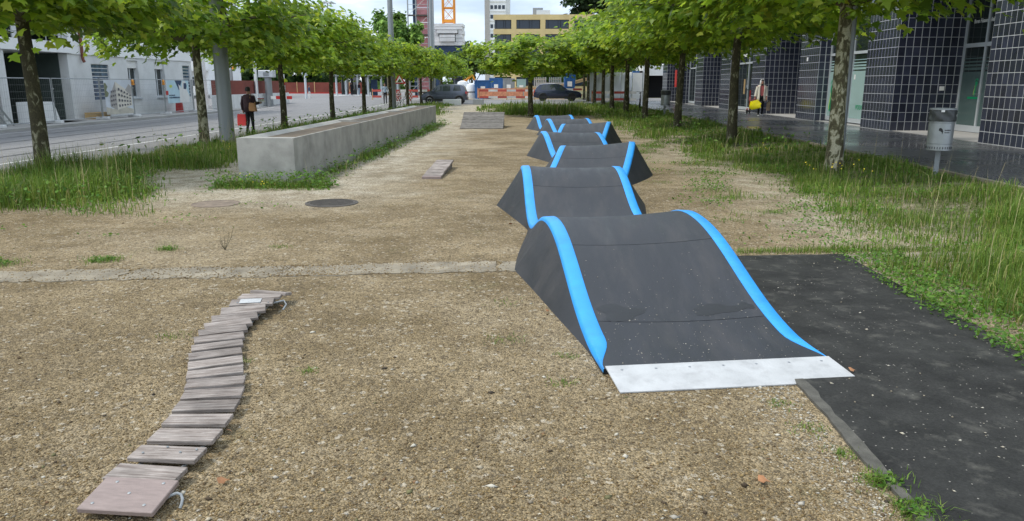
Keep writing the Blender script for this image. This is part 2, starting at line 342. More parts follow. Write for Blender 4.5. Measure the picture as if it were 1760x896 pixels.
M['timber'] = mat('fresh_timber', (0.52, 0.35, 0.16), 0.75, var=0.2, scale=2, rnd=0.25)
M['bluebin'] = mat('blue_container', (0.025, 0.12, 0.34), 0.5, var=0.2, scale=1.5)
M['tarp'] = mat('white_tarp', (0.72, 0.74, 0.76), 0.45, var=0.1, scale=1.2, bump=0.9, bscale=3.0)
M['skin'] = mat('skin', (0.42, 0.23, 0.155), 0.55, var=0.06)
M['darkcloth'] = mat('dark_cloth', (0.030, 0.014, 0.019), 0.9, var=0.3, scale=12)
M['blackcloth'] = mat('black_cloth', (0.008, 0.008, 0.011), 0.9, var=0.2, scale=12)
M['sitered'] = mat('faded_site_red', (0.46, 0.075, 0.055), 0.6, var=0.25, scale=2, rnd=0.2)
M['sitewhite'] = mat('dusty_site_white', (0.62, 0.60, 0.56), 0.7, var=0.15, scale=2, rnd=0.15)
M['cream'] = mat('cream_cloth', (0.74, 0.69, 0.58), 0.85, var=0.1, scale=10, bump=0.4, bscale=18)
M['rose'] = mat('rose_cloth', (0.46, 0.12, 0.115), 0.85, var=0.1, scale=10)
M['jeans'] = mat('pale_jeans', (0.30, 0.38, 0.46), 0.85, var=0.15, scale=10)
M['hair'] = mat('dark_hair', (0.012, 0.008, 0.006), 0.5, var=0.3, scale=30, stretch=(1, 1, 0.2))
M['tan'] = mat('tan_leather', (0.34, 0.17, 0.065), 0.6, var=0.15, scale=8)
M['carblue'] = mat('dark_blue_car_paint', (0.016, 0.024, 0.055), 0.28, metal=0.35, var=0.04, coat=0.8)
M['cargrey'] = mat('slate_car_paint', (0.080, 0.095, 0.135), 0.3, metal=0.4, var=0.04, coat=0.8)
M['tyre'] = mat('tyre', (0.014, 0.014, 0.014), 0.8)
M['carglass'] = glass_mat('car_glass', (0.03, 0.04, 0.045), 0.04)
# ------------------------------------------------------------ mesh helpers
class MB:
    """collects shapes; build() links them as ONE mesh object"""
    def __init__(s): s.v = []; s.f = []; s.mi = []; s.cur = 0
    def add(s, vs, fs):
        o = len(s.v); s.v += [tuple(v) for v in vs]
        for f in fs: s.f.append(tuple(i + o for i in f)); s.mi.append(s.cur)
        return s
    def box(s, x0, x1, y0, y1, z0, z1):
        return s.add([(x0,y0,z0),(x1,y0,z0),(x1,y1,z0),(x0,y1,z0),(x0,y0,z1),(x1,y0,z1),(x1,y1,z1),(x0,y1,z1)],
                     [(0,3,2,1),(4,5,6,7),(0,1,5,4),(1,2,6,5),(2,3,7,6),(3,0,4,7)])
    def quad(s, a, b, c, d): return s.add([a, b, c, d], [(0, 1, 2, 3)])
    def bar(s, a, b, w, h, up=(0, 0, 1)):
        a, b = Vector(a), Vector(b); d = (b - a).normalized(); u = Vector(up)
        if abs(d.dot(u)) > 0.99: u = Vector((0, 1, 0))
        r = d.cross(u).normalized() * (w / 2); u = r.cross(d).normalized() * (h / 2)
        vs = [p + r * i + u * j for p in (a, b) for i, j in ((-1,-1),(1,-1),(1,1),(-1,1))]
        return s.add(vs, [(3,2,1,0),(4,5,6,7),(0,1,5,4),(1,2,6,5),(2,3,7,6),(3,0,4,7)])
    def tube(s, pts, rad, n=8, caps=True):
        pts = [Vector(p) for p in pts]; k = len(pts)
        rad = [rad] * k if not hasattr(rad, '__len__') else rad
        vs = []; up = Vector((0, 0, 1))
        t0 = (pts[1] - pts[0]).normalized()
        if abs(t0.dot(up)) > 0.9: up = Vector((1, 0, 0))
        x = t0.cross(up).normalized()
        for i in range(k):
            t = (pts[min(i + 1, k - 1)] - pts[max(i - 1, 0)]).normalized()
            x = (x - t * x.dot(t)).normalized(); y = t.cross(x)
            for j in range(n):
                a = 2 * math.pi * j / n; vs.append(pts[i] + (x * math.cos(a) + y * math.sin(a)) * rad[i])
        fs = [(i*n+j, i*n+(j+1) % n, (i+1)*n+(j+1) % n, (i+1)*n+j) for i in range(k-1) for j in range(n)]
        if caps: fs += [tuple(reversed(range(n))), tuple(range((k-1)*n, k*n))]
        return s.add(vs, fs)
    def lathe(s, prof, n=24, c=(0, 0, 0), axis='z'):
        vs = []
        for r, h in prof:
            for j in range(n):
                a = 2 * math.pi * j / n
                q = (r*math.cos(a), r*math.sin(a), h)
                if axis == 'x': q = (h, r*math.cos(a), r*math.sin(a))
                if axis == 'y': q = (r*math.sin(a), h, r*math.cos(a))
                vs.append((c[0]+q[0], c[1]+q[1], c[2]+q[2]))
        k = len(prof)
        fs = [(i*n+j, i*n+(j+1) % n, (i+1)*n+(j+1) % n, (i+1)*n+j) for i in range(k-1) for j in range(n)]
        fs += [tuple(reversed(range(n))), tuple(range((k-1)*n, k*n))]
        return s.add(vs, fs)
    def prism(s, poly, h0, h1, plane='xy'):
        """extrude a polygon: plane names the polygon's two axes"""
        def P(a, b, h): return {'xy': (a, b, h), 'yz': (h, a, b), 'xz': (a, h, b)}[plane]
        n = len(poly); vs = [P(a, b, h0) for a, b in poly] + [P(a, b, h1) for a, b in poly]
        fs = [tuple(reversed(range(n))), tuple(range(n, 2*n))] + [(i, (i+1) % n, n+(i+1) % n, n+i) for i in range(n)]
        return s.add(vs, fs)
    def build(s, name, m, parent=None, smooth=False, loc=None, rot=None, bevel=0):
        me = bpy.data.meshes.new(name); me.from_pydata(s.v, [], s.f)
        for k in (m if isinstance(m, (list, tuple)) else [m]): me.materials.append(M[k] if isinstance(k, str) else k)
        if any(s.mi): me.polygons.foreach_set('material_index', s.mi)
        bm = bmesh.new(); bm.from_mesh(me); bmesh.ops.recalc_face_normals(bm, faces=bm.faces)
        if bevel: bmesh.ops.bevel(bm, geom=list(bm.edges), offset=bevel, segments=1, affect='EDGES', profile=0.5)
        bm.to_mesh(me); bm.free()
        if smooth: me.polygons.foreach_set('use_smooth', [True] * len(me.polygons)); me.set_sharp_from_angle(angle=R(38))
        return link(name, me, parent, loc, rot)

def link(name, me, parent=None, loc=None, rot=None):
    o = bpy.data.objects.new(name, me); COL.objects.link(o)
    if parent: o.parent = parent
    if loc is not None: o.location = loc
    if rot is not None: o.rotation_euler = rot
    return o
def tag(o, label=None, cat=None, group=None, kind=None):
    if label: o['label'] = label
    if cat: o['category'] = cat
    if group: o['group'] = group
    if kind: o['kind'] = kind
    return o
def thing(name, label, cat, loc=(0, 0, 0), rz=0, group=None):
    o = link(name, None, None, loc, (0, 0, rz)); o.empty_display_size = 0.2
    return tag(o, label, cat, group)
def copy_tree(o, parent=None):
    c = o.copy(); COL.objects.link(c); c.parent = parent
    for ch in list(o.children): copy_tree(ch, c)
    return c
def np_mesh(name, V, F, m, col=None, smooth=False):
    """big meshes: V (n,3), F (m,k) all faces with k corners, col (n,3) per vertex"""
    me = bpy.data.meshes.new(name); V = np.asarray(V, np.float32); F = np.asarray(F, np.int32); k = F.shape[1]
    me.vertices.add(len(V)); me.vertices.foreach_set('co', V.ravel())
    me.loops.add(F.size); me.loops.foreach_set('vertex_index', F.ravel())
    me.polygons.add(len(F)); me.polygons.foreach_set('loop_start', np.arange(len(F), dtype=np.int32) * k)
    if col is not None:
        a = me.color_attributes.new('col', 'FLOAT_COLOR', 'POINT')
        a.data.foreach_set('color', np.concatenate([col, np.ones((len(col), 1))], 1).astype(np.float32).ravel())
    if smooth: me.polygons.foreach_set('use_smooth', [True] * len(F))
    me.materials.append(M[m]); me.update(calc_edges=True)
    return me
def sstep(a, b, x):
    t = np.clip((np.asarray(x, float) - a) / (b - a), 0, 1); return t * t * (3 - 2 * t)

# ------------------------------------------------------------ terrain and paving
def zg(x, y):
    """height of the gravel square: it falls a little to the street and rises to the shop pavement"""
    x = np.asarray(x, float); y = np.asarray(y, float)
    return sstep(5.0, 7.0, x) * 0.15 - sstep(7.2, 10.2, -x) * 0.22 * (1 - sstep(50, 74, y))
def zv(x, y): return float(zg(x, y))
GX = np.unique(np.concatenate([np.array([-400, -250, -150, -90, -60, -45, -34, -23.0, -20.6]), np.arange(-18, -12, 1.5), np.arange(-12, -6.9, 0.2),
                               np.arange(-6.5, 5, 0.5), np.arange(5, 7.05, 0.15), np.array([7.12, 8, 9, 10, 11.3, 13.4, 16, 25, 40, 60, 90, 150, 250, 400])]).round(3))
GY = np.unique(np.concatenate([np.array([-30, -20, -10, -5.0]), np.arange(0, 50, 1.0), np.arange(50, 76, 1.5), np.array([78, 82, 90, 100, 120, 150, 200, 300, 500, 900])]).round(3))
def sheet(name, m, xs, ys, dz, kind='structure', thick=0):
    X, Y = np.meshgrid(xs, ys); Z = zg(X, Y) + dz
    V = np.stack([X, Y, Z], -1).reshape(-1, 3); nx = len(xs)
    F = [(j*nx+i, j*nx+i+1, (j+1)*nx+i+1, (j+1)*nx+i) for j in range(len(ys)-1) for i in range(nx-1)]
    o = link(name, np_mesh(name, V, F, m, smooth=True)); tag(o, kind=kind); return o
sheet('ground', 'gravel', GX, GY, 0.0)
sx_ = GX[(GX >= -20.7) & (GX <= -10.3)]
street = sheet('street', 'street', sx_, GY[GY <= 200], 0.012)
sheet('far_pavement', 'street', GX[(GX >= -60) & (GX <= -20.5)], GY[(GY >= 52) & (GY <= 200)], 0.010)
M['paleconc'] = mat('pale_pavement', (0.40, 0.39, 0.37), 0.8, var=0.15, scale=0.8, stain=0.3, stain_scale=0.6, stain_col=(0.25, 0.24, 0.22))
mb = MB(); mb.box(-22.9, -20.6, -20, 60, -0.4, -0.10); tag(mb.build('pavement', 'paleconc'), kind='structure')
xs_ = GX[(GX >= -10.4) & (GX <= 12)]
sheet('cross_street', 'street', np.unique(np.concatenate([xs_, GX[(GX >= 7) & (GX <= 60)]])), GY[(GY >= 61) & (GY <= 82)], 0.020)
# shop pavement: wet asphalt, edged by a thin kerb
mb = MB(); mb.box(7.17, 60, -20, 68, -0.3, 0.19); sw = tag(mb.build('sidewalk', 'sidewalk'), kind='structure')
mb = MB(); y = -8.0
while y < 68: mb.box(7.08, 7.165, y, y + 1.985, -0.3, 0.193); y += 2.0
tag(mb.build('kerb', 'kerb'), kind='structure')
mb = MB(); mb.box(11.42, 13.6, -10, 68, 0.1, 0.205); tag(mb.build('threshold_paving', 'paleconc'), kind='structure')
mb = MB(); y = -8.0
while y < 60: mb.box(-10.32, -10.18, y, y + 2.98, -0.5, -0.195); y += 3.0
tag(mb.build('street_kerb', 'kerb'), kind='structure')
# street markings and tram rails
sheet('lane_line', 'linepaint', np.array([-12.6, -12.48]), GY[(GY >= 0) & (GY <= 90)], 0.017)
sheet('edge_line', 'linepaint', np.array([-20.0, -19.9]), GY[(GY >= 0) & (GY <= 60)], 0.017)
M['rail'] = mat('rail_groove', (0.05, 0.05, 0.055), 0.4, metal=0.5)
for rx in (-13.75, -15.2, -17.0, -18.45):
    sheet('tram_rail', 'rail', np.array([rx - 0.06, rx + 0.06]), GY[GY <= 100], 0.0165)
# yellow line across the tram loop, far
M['yellowline'] = mat('yellow_line', (0.60, 0.47, 0.20), 0.7, var=0.15)
mb = MB(); mb.box(-20.4, -10.6, 66.0, 66.35, -0.2, -0.05); tag(mb.build('yellow_line', 'yellowline'), kind='structure')

# dark slab beside the track and the worn concrete strip across the square
def wobble_poly(pts, step=0.12, amp=0.012, seed=1):
    r = random.Random(seed); out = []
    for (a, b) in zip(pts, pts[1:] + pts[:1]):
        n = max(1, int(math.dist(a, b) / step))
        for i in range(n):
            t = i / n; out.append((a[0] + (b[0]-a[0])*t + r.uniform(-amp, amp), a[1] + (b[1]-a[1])*t + r.uniform(-amp, amp)))
    return out
mb = MB(); mb.prism(wobble_poly([(1.53, 0.5), (3.1, 0.5), (3.08, 7.36), (1.53, 7.20)], seed=4), -0.1, 0.016)
tag(mb.build('slab_path', 'slab'), kind='structure')
M['wornslab'] = mat('worn_slab_edge', (0.088, 0.084, 0.070), 0.9, var=0.4, scale=9, bump=0.5)
mb = MB(); mb.prism(wobble_poly([(1.50, 0.5), (1.56, 0.5), (1.555, 4.2), (1.495, 4.2)], 0.10, 0.012, 9), -0.1, 0.0165); tag(mb.build('slab_edging', 'wornslab'), kind='structure')
cuts = [-7.5, -5.6, -3.6, -2.05, -0.3, 1.4, 3.0, 4.6]
strip = link('concrete_strip', None); tag(strip, kind='structure')
for i, (a, b) in enumerate(zip(cuts, cuts[1:])):
    f = lambda x: 7.02 + 0.116 * (x + 0.13)
    mb = MB(); a2, b2 = a + 0.008, b - 0.008
    mb.prism(wobble_poly([(a2, f(a2) - 0.40), (b2, f(b2) - 0.40), (b2, f(b2)), (a2, f(a2))], 0.07, 0.034, 10 + i), -0.08, 0.005 + 0.002 * (i % 2))
    mb.build('paving_slab', 'kerb', strip)

# ------------------------------------------------------------ loose stones (uncountable)
def pebbles(name, pts, size, cols, seed, tint=(.88, .87, .82)):
    r = np.random.default_rng(seed); n = len(pts)
    base = np.array([(1,0,0),(0,1,0),(-1,0,0),(0,-1,0),(0,0,1),(0,0,-1)], float)
    tri = np.array([(0,1,4),(1,2,4),(2,3,4),(3,0,4),(1,0,5),(2,1,5),(3,2,5),(0,3,5)])
    S = np.stack([size * r.uniform(.7, 1.4, n), size * r.uniform(.55, 1.0, n), size * r.uniform(.3, .6, n)], 1)
    a = r.uniform(0, 2*math.pi, n); V = base[None] * S[:, None] * r.uniform(.75, 1.25, (n, 6, 1))
    tl = r.uniform(-.5, .5, n); V[..., 2] += V[..., 0] * np.tan(tl)[:, None] * .5
    x = V[..., 0]*np.cos(a)[:, None] - V[..., 1]*np.sin(a)[:, None]; y = V[..., 0]*np.sin(a)[:, None] + V[..., 1]*np.cos(a)[:, None]
    V[..., 0] = x + pts[:, 0:1]; V[..., 1] = y + pts[:, 1:2]
    V[..., 2] += (zg(pts[:, 0], pts[:, 1]) + S[:, 2] * .35 + pts[:, 2])[:, None]
    F = (tri[None] + (np.arange(n) * 6)[:, None, None]).reshape(-1, 3)
    c = cols[r.integers(0, len(cols), n)] * r.uniform(.78, 1.12, (n, 1)) * np.array(tint)
    o = link(name, np_mesh(name, V.reshape(-1, 3), F, 'stone', np.repeat(c, 6, 0)))
    tag(o, kind='stuff'); return o
PEB = np.array([(.33,.26,.145),(.26,.195,.105),(.20,.147,.076),(.44,.37,.235),(.29,.245,.165),(.16,.118,.06),(.125,.09,.048),(.24,.182,.092),(.28,.216,.112)])
def scatter(n, y0, y1, x0, x1, seed, p=1.8):
    r = np.random.default_rng(seed); u = r.random(n)
    y = (y0**(-p) + u * (y1**(-p) - y0**(-p)))**(-1/p)
    x = np.stack([r.uniform(0, 1, n)], 1)[:, 0]
    xa = np.maximum(x0, -0.78*y - 0.3); xb = np.minimum(x1, 0.74*y + 0.3)
    x = xa + x * (xb - xa)
    return np.stack([x, y, np.zeros(n)], 1)
def off_slab(p): return p[~((p[:, 0] > 1.46) & (p[:, 0] < 3.1) & (p[:, 1] < 7.3))]
P1 = off_slab(scatter(76000, 2.3, 12.0, -6.5, 3.6, 1))
pebbles('loose_gravel', P1, np.clip(rng.lognormal(math.log(0.0043), 0.36, len(P1)), .0022, .012), PEB, 2, (.97, .90, .79))
r_ = np.random.default_rng(23); xs2 = np.concatenate([r_.uniform(-5.2, -.2, 2600), r_.normal(-1.9, .25, 900)]); ys2 = 7.02 + .116*(xs2 + .13) - .40*r_.beta(.5, .5, len(xs2))
pebbles('strip_grit', np.stack([xs2, ys2, np.full(len(xs2), .006)], 1), np.clip(r_.lognormal(math.log(.0062), .35, len(xs2)), .003, .013), PEB, 3, (.96, .88, .76))
P2 = off_slab(scatter(950, 2.3, 16.0, -6.5, 4.2, 5))
pebbles('scattered_stones', P2, np.clip(rng.lognormal(math.log(0.0088), 0.33, len(P2)), .0045, .02),
        np.array([(.55,.51,.43),(.50,.44,.34),(.46,.43,.38),(.60,.57,.50),(.26,.22,.17),(.38,.30,.2)]), 6)
P5 = off_slab(scatter(620, 2.3, 13.0, -6.5, 4.2, 31))
pebbles('leaf_litter', P5, np.clip(rng.lognormal(math.log(0.0085), 0.4, len(P5)), .004, .02), np.array([(.07,.05,.03),(.11,.075,.04),(.05,.04,.03),(.20,.12,.06),(.16,.15,.07)]), 32, (1, 1, 1))
r_ = np.random.default_rng(17)
P3 = np.stack([r_.normal(1.66, .13, 1400), r_.uniform(2.3, 4.2, 1400), np.zeros(1400)], 1); P3[:, 0] = 1.45 - np.abs(P3[:, 0] - 1.6)
P4 = np.stack([r_.uniform(1.6, 3.0, 110), r_.uniform(2.6, 7.2, 110), np.full(110, .016)], 1)
P3 = np.concatenate([P3, P4])
pebbles('edge_chippings', P3, np.clip(rng.lognormal(math.log(0.0058), 0.4, len(P3)), .003, .014), np.array([(.5,.46,.38),(.40,.36,.3),(.3,.26,.2),(.55,.52,.46)]), 8)
# ------------------------------------------------------------ pump track (foreground, one bolted-together thing)
# crest centres, heading (deg, + to the left), crest height at the left and right edge
CREST = [(0.83, 6.80, 7.5, 0.455, 0.50), (0.55, 10.50, 4.0, 0.535, 0.525), (1.21, 14.20, -7.0, 0.515, 0.60), (0.91, 18.0, 6.5, 0.56, 0.53),
         (1.53, 21.8, -8.0, 0.53, 0.60), (1.18, 25.4, 6.0, 0.52, 0.535), (0.80, 29.0, 6.0, 0.485, 0.50)]
START = (1.115, 4.25, 8.4)
HW = 0.583                                   # half width of the black deck between the blue edges
STRIP = 0.117
def _herm(p0, t0, p1, t1, u):
    h = (2*u**3-3*u**2+1, u**3-2*u**2+u, -2*u**3+3*u**2, u**3-u**2)
    return p0*h[0] + t0*h[1] + p1*h[2] + t1*h[3]
def track_frames():
    """stations along the track: (centre xy, right vector, zL, zR, seam flag)"""
    K = [(START[0], START[1], START[2])] + [(c[0], c[1], c[2]) for c in CREST]
    e = CREST[-1]; K.append((e[0] - 2.2*math.sin(R(6)), e[1] + 2.2*math.cos(R(6)), 6.0))
    out = []
    for i in range(len(K) - 1):
        p0, p1 = np.array(K[i][:2]), np.array(K[i+1][:2]); L = np.linalg.norm(p1 - p0)
        d0 = np.array((-math.sin(R(K[i][2])), math.cos(R(K[i][2])))) * L; d1 = np.array((-math.sin(R(K[i+1][2])), math.cos(R(K[i+1][2])))) * L
        N = 40
        for j in range(N + (i == len(K) - 2)):
            u = j / N; p = _herm(p0, d0, p1, d1, u); q = _herm(p0, d0, p1, d1, min(1, u + 1e-3)); q0 = _herm(p0, d0, p1, d1, max(0, u - 1e-3))
            t = (q - q0) / np.linalg.norm(q - q0); rt = np.array((t[1], -t[0]))
            if i == 0:
                w = 0.5 - 0.5*math.cos(math.pi * min(1, u*1.0)); w = w**1.15
                z = [0.035 + (CREST[0][k] - 0.035) * w for k in (3, 4)]
            elif i == len(K) - 2:
                w = 0.5 + 0.5*math.cos(math.pi*u); z = [0.03 + (CREST[-1][k] - 0.03) * w for k in (3, 4)]
            else:
                w = abs(math.cos(math.pi*u)); w = (0.5 + 0.5*math.cos(2*math.pi*u))**1.12
                c = CREST[i-1] if u < .5 else CREST[i]; z = [0.10 + (c[k] - 0.10) * w for k in (3, 4)]
            out.append((p, rt, z[0], z[1], i + u))
    return out
FR = track_frames()
track = thing('pump_track', 'wavy black rubber pump track with bright blue edges on the gravel square', 'pump track', (START[0], START[1], 0))
TO = np.array((START[0], START[1]))
def zdeck(fr, s):
    """deck height at offset s from the centre, edges slightly raised"""
    t = (s / HW + 1) / 2; return fr[2]*(1-t) + fr[3]*t - 0.022 * (1 - min(1.0, (s/HW)**2))
OUT = HW + STRIP
def swid(u): return STRIP * (0.04 + 0.96*float(sstep(0.0, 0.17, u)))
def loft(frames, prof):
    """prof(frame) -> list of (s, z); quads between stations"""
    V = []; F = []; n = None
    for fr in frames:
        pr_ = prof(fr); n = len(pr_)
        for s, z in pr_:
            c = fr[0] + fr[1]*s - TO; V.append((c[0], c[1], z))
    for i in range(len(frames) - 1):
        for j in range(n - 1): F.append((i*n+j, i*n+j+1, (i+1)*n+j+1, (i+1)*n+j))
    return V, F
def cut(a, b): return [f for f in FR if a - 1e-6 <= f[4] <= b + 1e-6]
SEAMS = [0.0, 0.275, 0.725] + sum([[k + 0.15, k + 0.5, k + 0.80] for k in range(1, 7)], []) + [7.2, 8.0]
SEAMS = sorted(SEAMS)
def prof_deck(fr):
    h = OUT - swid(fr[4]); ss = np.linspace(-h, h, 11)
    top = [(s, zdeck(fr, s)) for s in ss]
    return [(-h, zdeck(fr, -h) - 0.03)] + top + [(h, zdeck(fr, h) - 0.03)]
for a, b in zip(SEAMS, SEAMS[1:]):
    fs = cut(a, b)
    if len(fs) < 2: continue
    # pull the ends back so that neighbouring panels leave an open joint
    def lerp(f, g, t): return (f[0]*(1-t)+g[0]*t, f[1]*(1-t)+g[1]*t, f[2]*(1-t)+g[2]*t, f[3]*(1-t)+g[3]*t, f[4]*(1-t)+g[4]*t)
    dist = max(1e-3, np.linalg.norm(fs[1][0] - fs[0][0])); fs = [lerp(fs[0], fs[1], 0.0035/dist)] + fs[1:]
    dist = max(1e-3, np.linalg.norm(fs[-1][0] - fs[-2][0])); fs = fs[:-1] + [lerp(fs[-1], fs[-2], 0.0035/dist)]
    V, F = loft(fs, prof_deck); n = 13
    F.append(tuple(range(n))); F.append(tuple(reversed(range(len(V)-n, len(V)))))
    mb = MB(); mb.add(V, F); mb.build('deck_panel', 'deck', track, smooth=True)
# core under the joints
V, F = loft(FR, lambda fr: [(s, zdeck(fr, s) - 0.012) for s in np.linspace(-HW, HW, 5)])
MB().add(V, F).build('deck_core', 'rubber_seam', track, smooth=True)
def strip_prof(side):
    def pf(fr):
        w = swid(fr[4]); h = OUT - w; z = zdeck(fr, side*h); d = min(0.034, max(0.004, z - 0.012)); k = w/STRIP
        P = [(h - 0.003, z - 0.02), (h, z + 0.004*k), (h + w*0.06, z + 0.008*k), (h + w*0.80, z + 0.004*k), (h + w*0.92, z - d*0.22), (h + w*0.985, z - d*0.6), (h + w, z - d)]
        return [(side*s, zz) for s, zz in P]
    return pf
def skirt_prof(side):
    def pf(fr):
        w = swid(fr[4]); h = OUT - w; z = zdeck(fr, side*h); top = z - min(0.034, max(0.004, z - 0.012))
        u = fr[4]; tri = max(0.0, (u - .10)/.90) if u < 1 else (1 - 2*abs(u - round(u)) if u < 7 else max(0.0, 8 - u))
        off = .006 + .35*tri*(.86 if u < 1.5 else 1)
        return [(side*(OUT + off*t), top*(1-t) - 0.02*t) for t in (0, .33, .66, 1.0)]
    return pf
for side in (-1, 1):
    for a, b in ((0, 0.725), (0.725, 1.5), (1.5, 2.5), (2.5, 3.5), (3.5, 4.5), (4.5, 5.5), (5.5, 6.5), (6.5, 8.0)):
        fs = cut(a, b)
        fs = [(f[0], f[1], f[2], f[3], f[4]) for f in fs]
        V, F = loft(fs, strip_prof(side)); o = MB().add(V, F).build('edge_strip', 'blue', track, smooth=True)
        
        cs_ = [a] + [float(c) for c in range(1, 8) if a < c < b] + [b]
        for p, q in zip(cs_, cs_[1:]):
            V, F = loft(cut(p, q), skirt_prof(side)); MB().add(V, F).build('side_panel', 'rubber', track, smooth=True)
# entry plate: thin metal tongue
f0 = FR[0]; fw_ = np.array((-f0[1][1], f0[1][0]))
mb = MB(); pts = []
for s, t, z in ((-0.685, 0.02, .046), (0.695, 0.02, .046), (0.725, -0.285, .010), (-0.675, -0.285, .010)):
    c = f0[0] + f0[1]*s + fw_*t - TO; pts.append((c[0], c[1], z))
low = [(a, b, c - 0.007) for a, b, c in pts]
mb.add(pts + low, [(0,1,2,3),(7,6,5,4),(0,4,5,1),(1,5,6,2),(2,6,7,3),(3,7,4,0)])
plate = mb.build('entry_plate', 'alu', track)
for sx in np.linspace(-.6, .62, 7):
    c = f0[0] + f0[1]*sx + fw_*(-0.035) - TO
    MB().lathe([(0.008, -0.002), (0.008, 0.0015), (0.005, 0.003)], 10, (c[0], c[1], 0.0398)).build('screw', 'zinc', plate, smooth=True)
# wet patches and blown grit on the first deck
def deck_pt(u, s, dz):
    i = min(len(FR) - 2, int(u*40)); f = u*40 - i; a, b = FR[i], FR[i+1]
    fr = (a[0]*(1-f) + b[0]*f, a[1]*(1-f) + b[1]*f, a[2]*(1-f) + b[2]*f, a[3]*(1-f) + b[3]*f); c = fr[0] + fr[1]*s - TO
    return (c[0], c[1], zdeck(fr, s) + dz)
M['wet'] = mat('wet_rubber', (0.010, 0.011, 0.013), 0.42, var=0.1, spec=0.5)
for (u0, s0, ru, rs, sd2) in ((.325, -.40, .045, .15, 1), (.33, .30, .026, .19, 2), (.335, .50, .018, .06, 3)):
    r2 = random.Random(sd2); n = 22; ring = []
    for q in range(n):
        a = 2*math.pi*q/n; k = 1 + .22*math.sin(3*a + sd2) + .12*math.sin(5*a) + r2.uniform(-.05, .05); ring.append((u0 + ru*k*math.sin(a), max(-HW + .002, min(HW - .002, s0 + rs*k*math.cos(a)))))
    V = [deck_pt(u0, s0, .003)] + [deck_pt(u0 + (u - u0)*.5, s0 + (s - s0)*.5, .003) for u, s in ring] + [deck_pt(u, s, .0012) for u, s in ring]
    F = [(0, 1 + q, 1 + (q+1) % n) for q in range(n)] + [(1 + q, 1 + n + q, 1 + n + (q+1) % n, 1 + (q+1) % n) for q in range(n)]
    MB().add(V, F).build('wet_patch', 'wet', track, smooth=True)
r2 = np.random.default_rng(12); gp = []
for k in range(420):
    u = abs(r2.normal(.22, .22)) if k < 300 else r2.uniform(1.1, 3.0); u = min(max(u, .02), 3); p = deck_pt(u, r2.uniform(-HW*.97, HW*.97), .0); gp.append((p[0] + TO[0], p[1] + TO[1], p[2]))
pebbles('deck_grit', np.array(gp), np.clip(rng.lognormal(math.log(.0034), .35, len(gp)), .002, .008), np.array([(.55,.52,.46),(.45,.42,.36),(.35,.33,.3)]), 14)

# ------------------------------------------------------------ wobbly plank bridge
PL = [(-1.60,2.58,-4.1),(-1.62,2.78,-4.1),(-1.595,2.96,-2.2),(-1.59,3.12,-1.0),(-1.61,3.30,3.8),(-1.63,3.47,7.6),(-1.66,3.63,11.3),(-1.71,3.79,15.5),(-1.77,3.95,21.0),
      (-1.84,4.11,24.3),(-1.90,4.26,24.5),(-1.95,4.40,23.8),(-2.0,4.56,23.5),(-2.03,4.70,24.5),(-2.045,4.83,27.5),(-2.05,4.96,29.0),(-2.05,5.08,19.0),(-2.035,5.23,7.0),(-2.035,5.38,6.0)]
_p = np.array(PL)
for _ in range(2):
    q = _p.copy(); q[2:-1] = .25*_p[1:-2] + .5*_p[2:-1] + .25*_p[3:]; _p = q
PL = [tuple(v) for v in _p]
bridge = thing('plank_bridge', 'low s-curved balance path of weathered grey planks lying on the gravel', 'balance path', (-1.8, 2.5, 0))
def board_mesh(name, m, L, W, T, bev=0.004):
    bm = bmesh.new(); bmesh.ops.create_cube(bm, size=1); bmesh.ops.scale(bm, vec=(L, W, T), verts=bm.verts)
    bmesh.ops.bevel(bm, geom=list(bm.edges), offset=bev, segments=2, affect='EDGES', profile=0.5)
    me = bpy.data.meshes.new(name); bm.to_mesh(me); bm.free(); me.materials.append(M[m]); return me
bd = [board_mesh('plank', 'wood', 0.305, w, 0.023) for w in (0.124, 0.128, 0.121)]
rr = random.Random(3)
def bridge_z(y): return 0.045 + 0.008*math.sin((y - 2.6)*2.6) + (0.030*sstep(4.9, 5.4, y) if y > 4.9 else 0)
for i, (x, y, a) in enumerate(PL):
    if i == 0: continue
    # front edge measured: move half a plank forward
    a_ = R(a); cx, cy = x - math.sin(a_)*0.07, y + math.cos(a_)*0.07
    z = float(bridge_z(cy)); tl = (float(bridge_z(cy + .07)) - float(bridge_z(cy - .07))) / .14
    o = link('plank', bd[rr.randrange(3)], bridge, (cx + 1.8 + rr.uniform(-.003, .003), cy - 2.5, z), (math.atan(tl) + rr.uniform(-.008, .012), rr.uniform(-.012, .012), a_ + rr.uniform(-.012, .012)))
    if i in (2, 17):
        for sx in (-.1, -.02, .06, .12):
            mb = MB(); mb.lathe([(0.006, 0), (0.005, 0.003)], 8, (sx, rr.uniform(-.04, .04), 0.0151)); mb.build('screw', 'steel', o)
    if i == 17:
        mb = MB(); mb.box(-0.085, 0.065, -0.04, 0.045, 0.0152, 0.018); mb.build('info_plate', 'alu', o)
# brown composite end plate with five screws
a_ = R(-4.1)
ep = MB().box(-0.155, 0.155, -0.005, 0.197, -0.011, 0.011).build('end_plate', 'composite', bridge, loc=(-1.60 + 1.8, 2.58 - 2.5, 0.040), rot=(R(7.5), 0, a_), bevel=0.003)
for sx, sy in ((-.11, .03), (.10, .035), (-.09, .165), (.105, .17), (0, .1)):
    mb = MB(); mb.lathe([(0.0065, 0), (0.0065, 0.002), (0.004, 0.003)], 10, (sx, sy, 0.0112)); mb.build('screw', 'steel', ep, smooth=True)
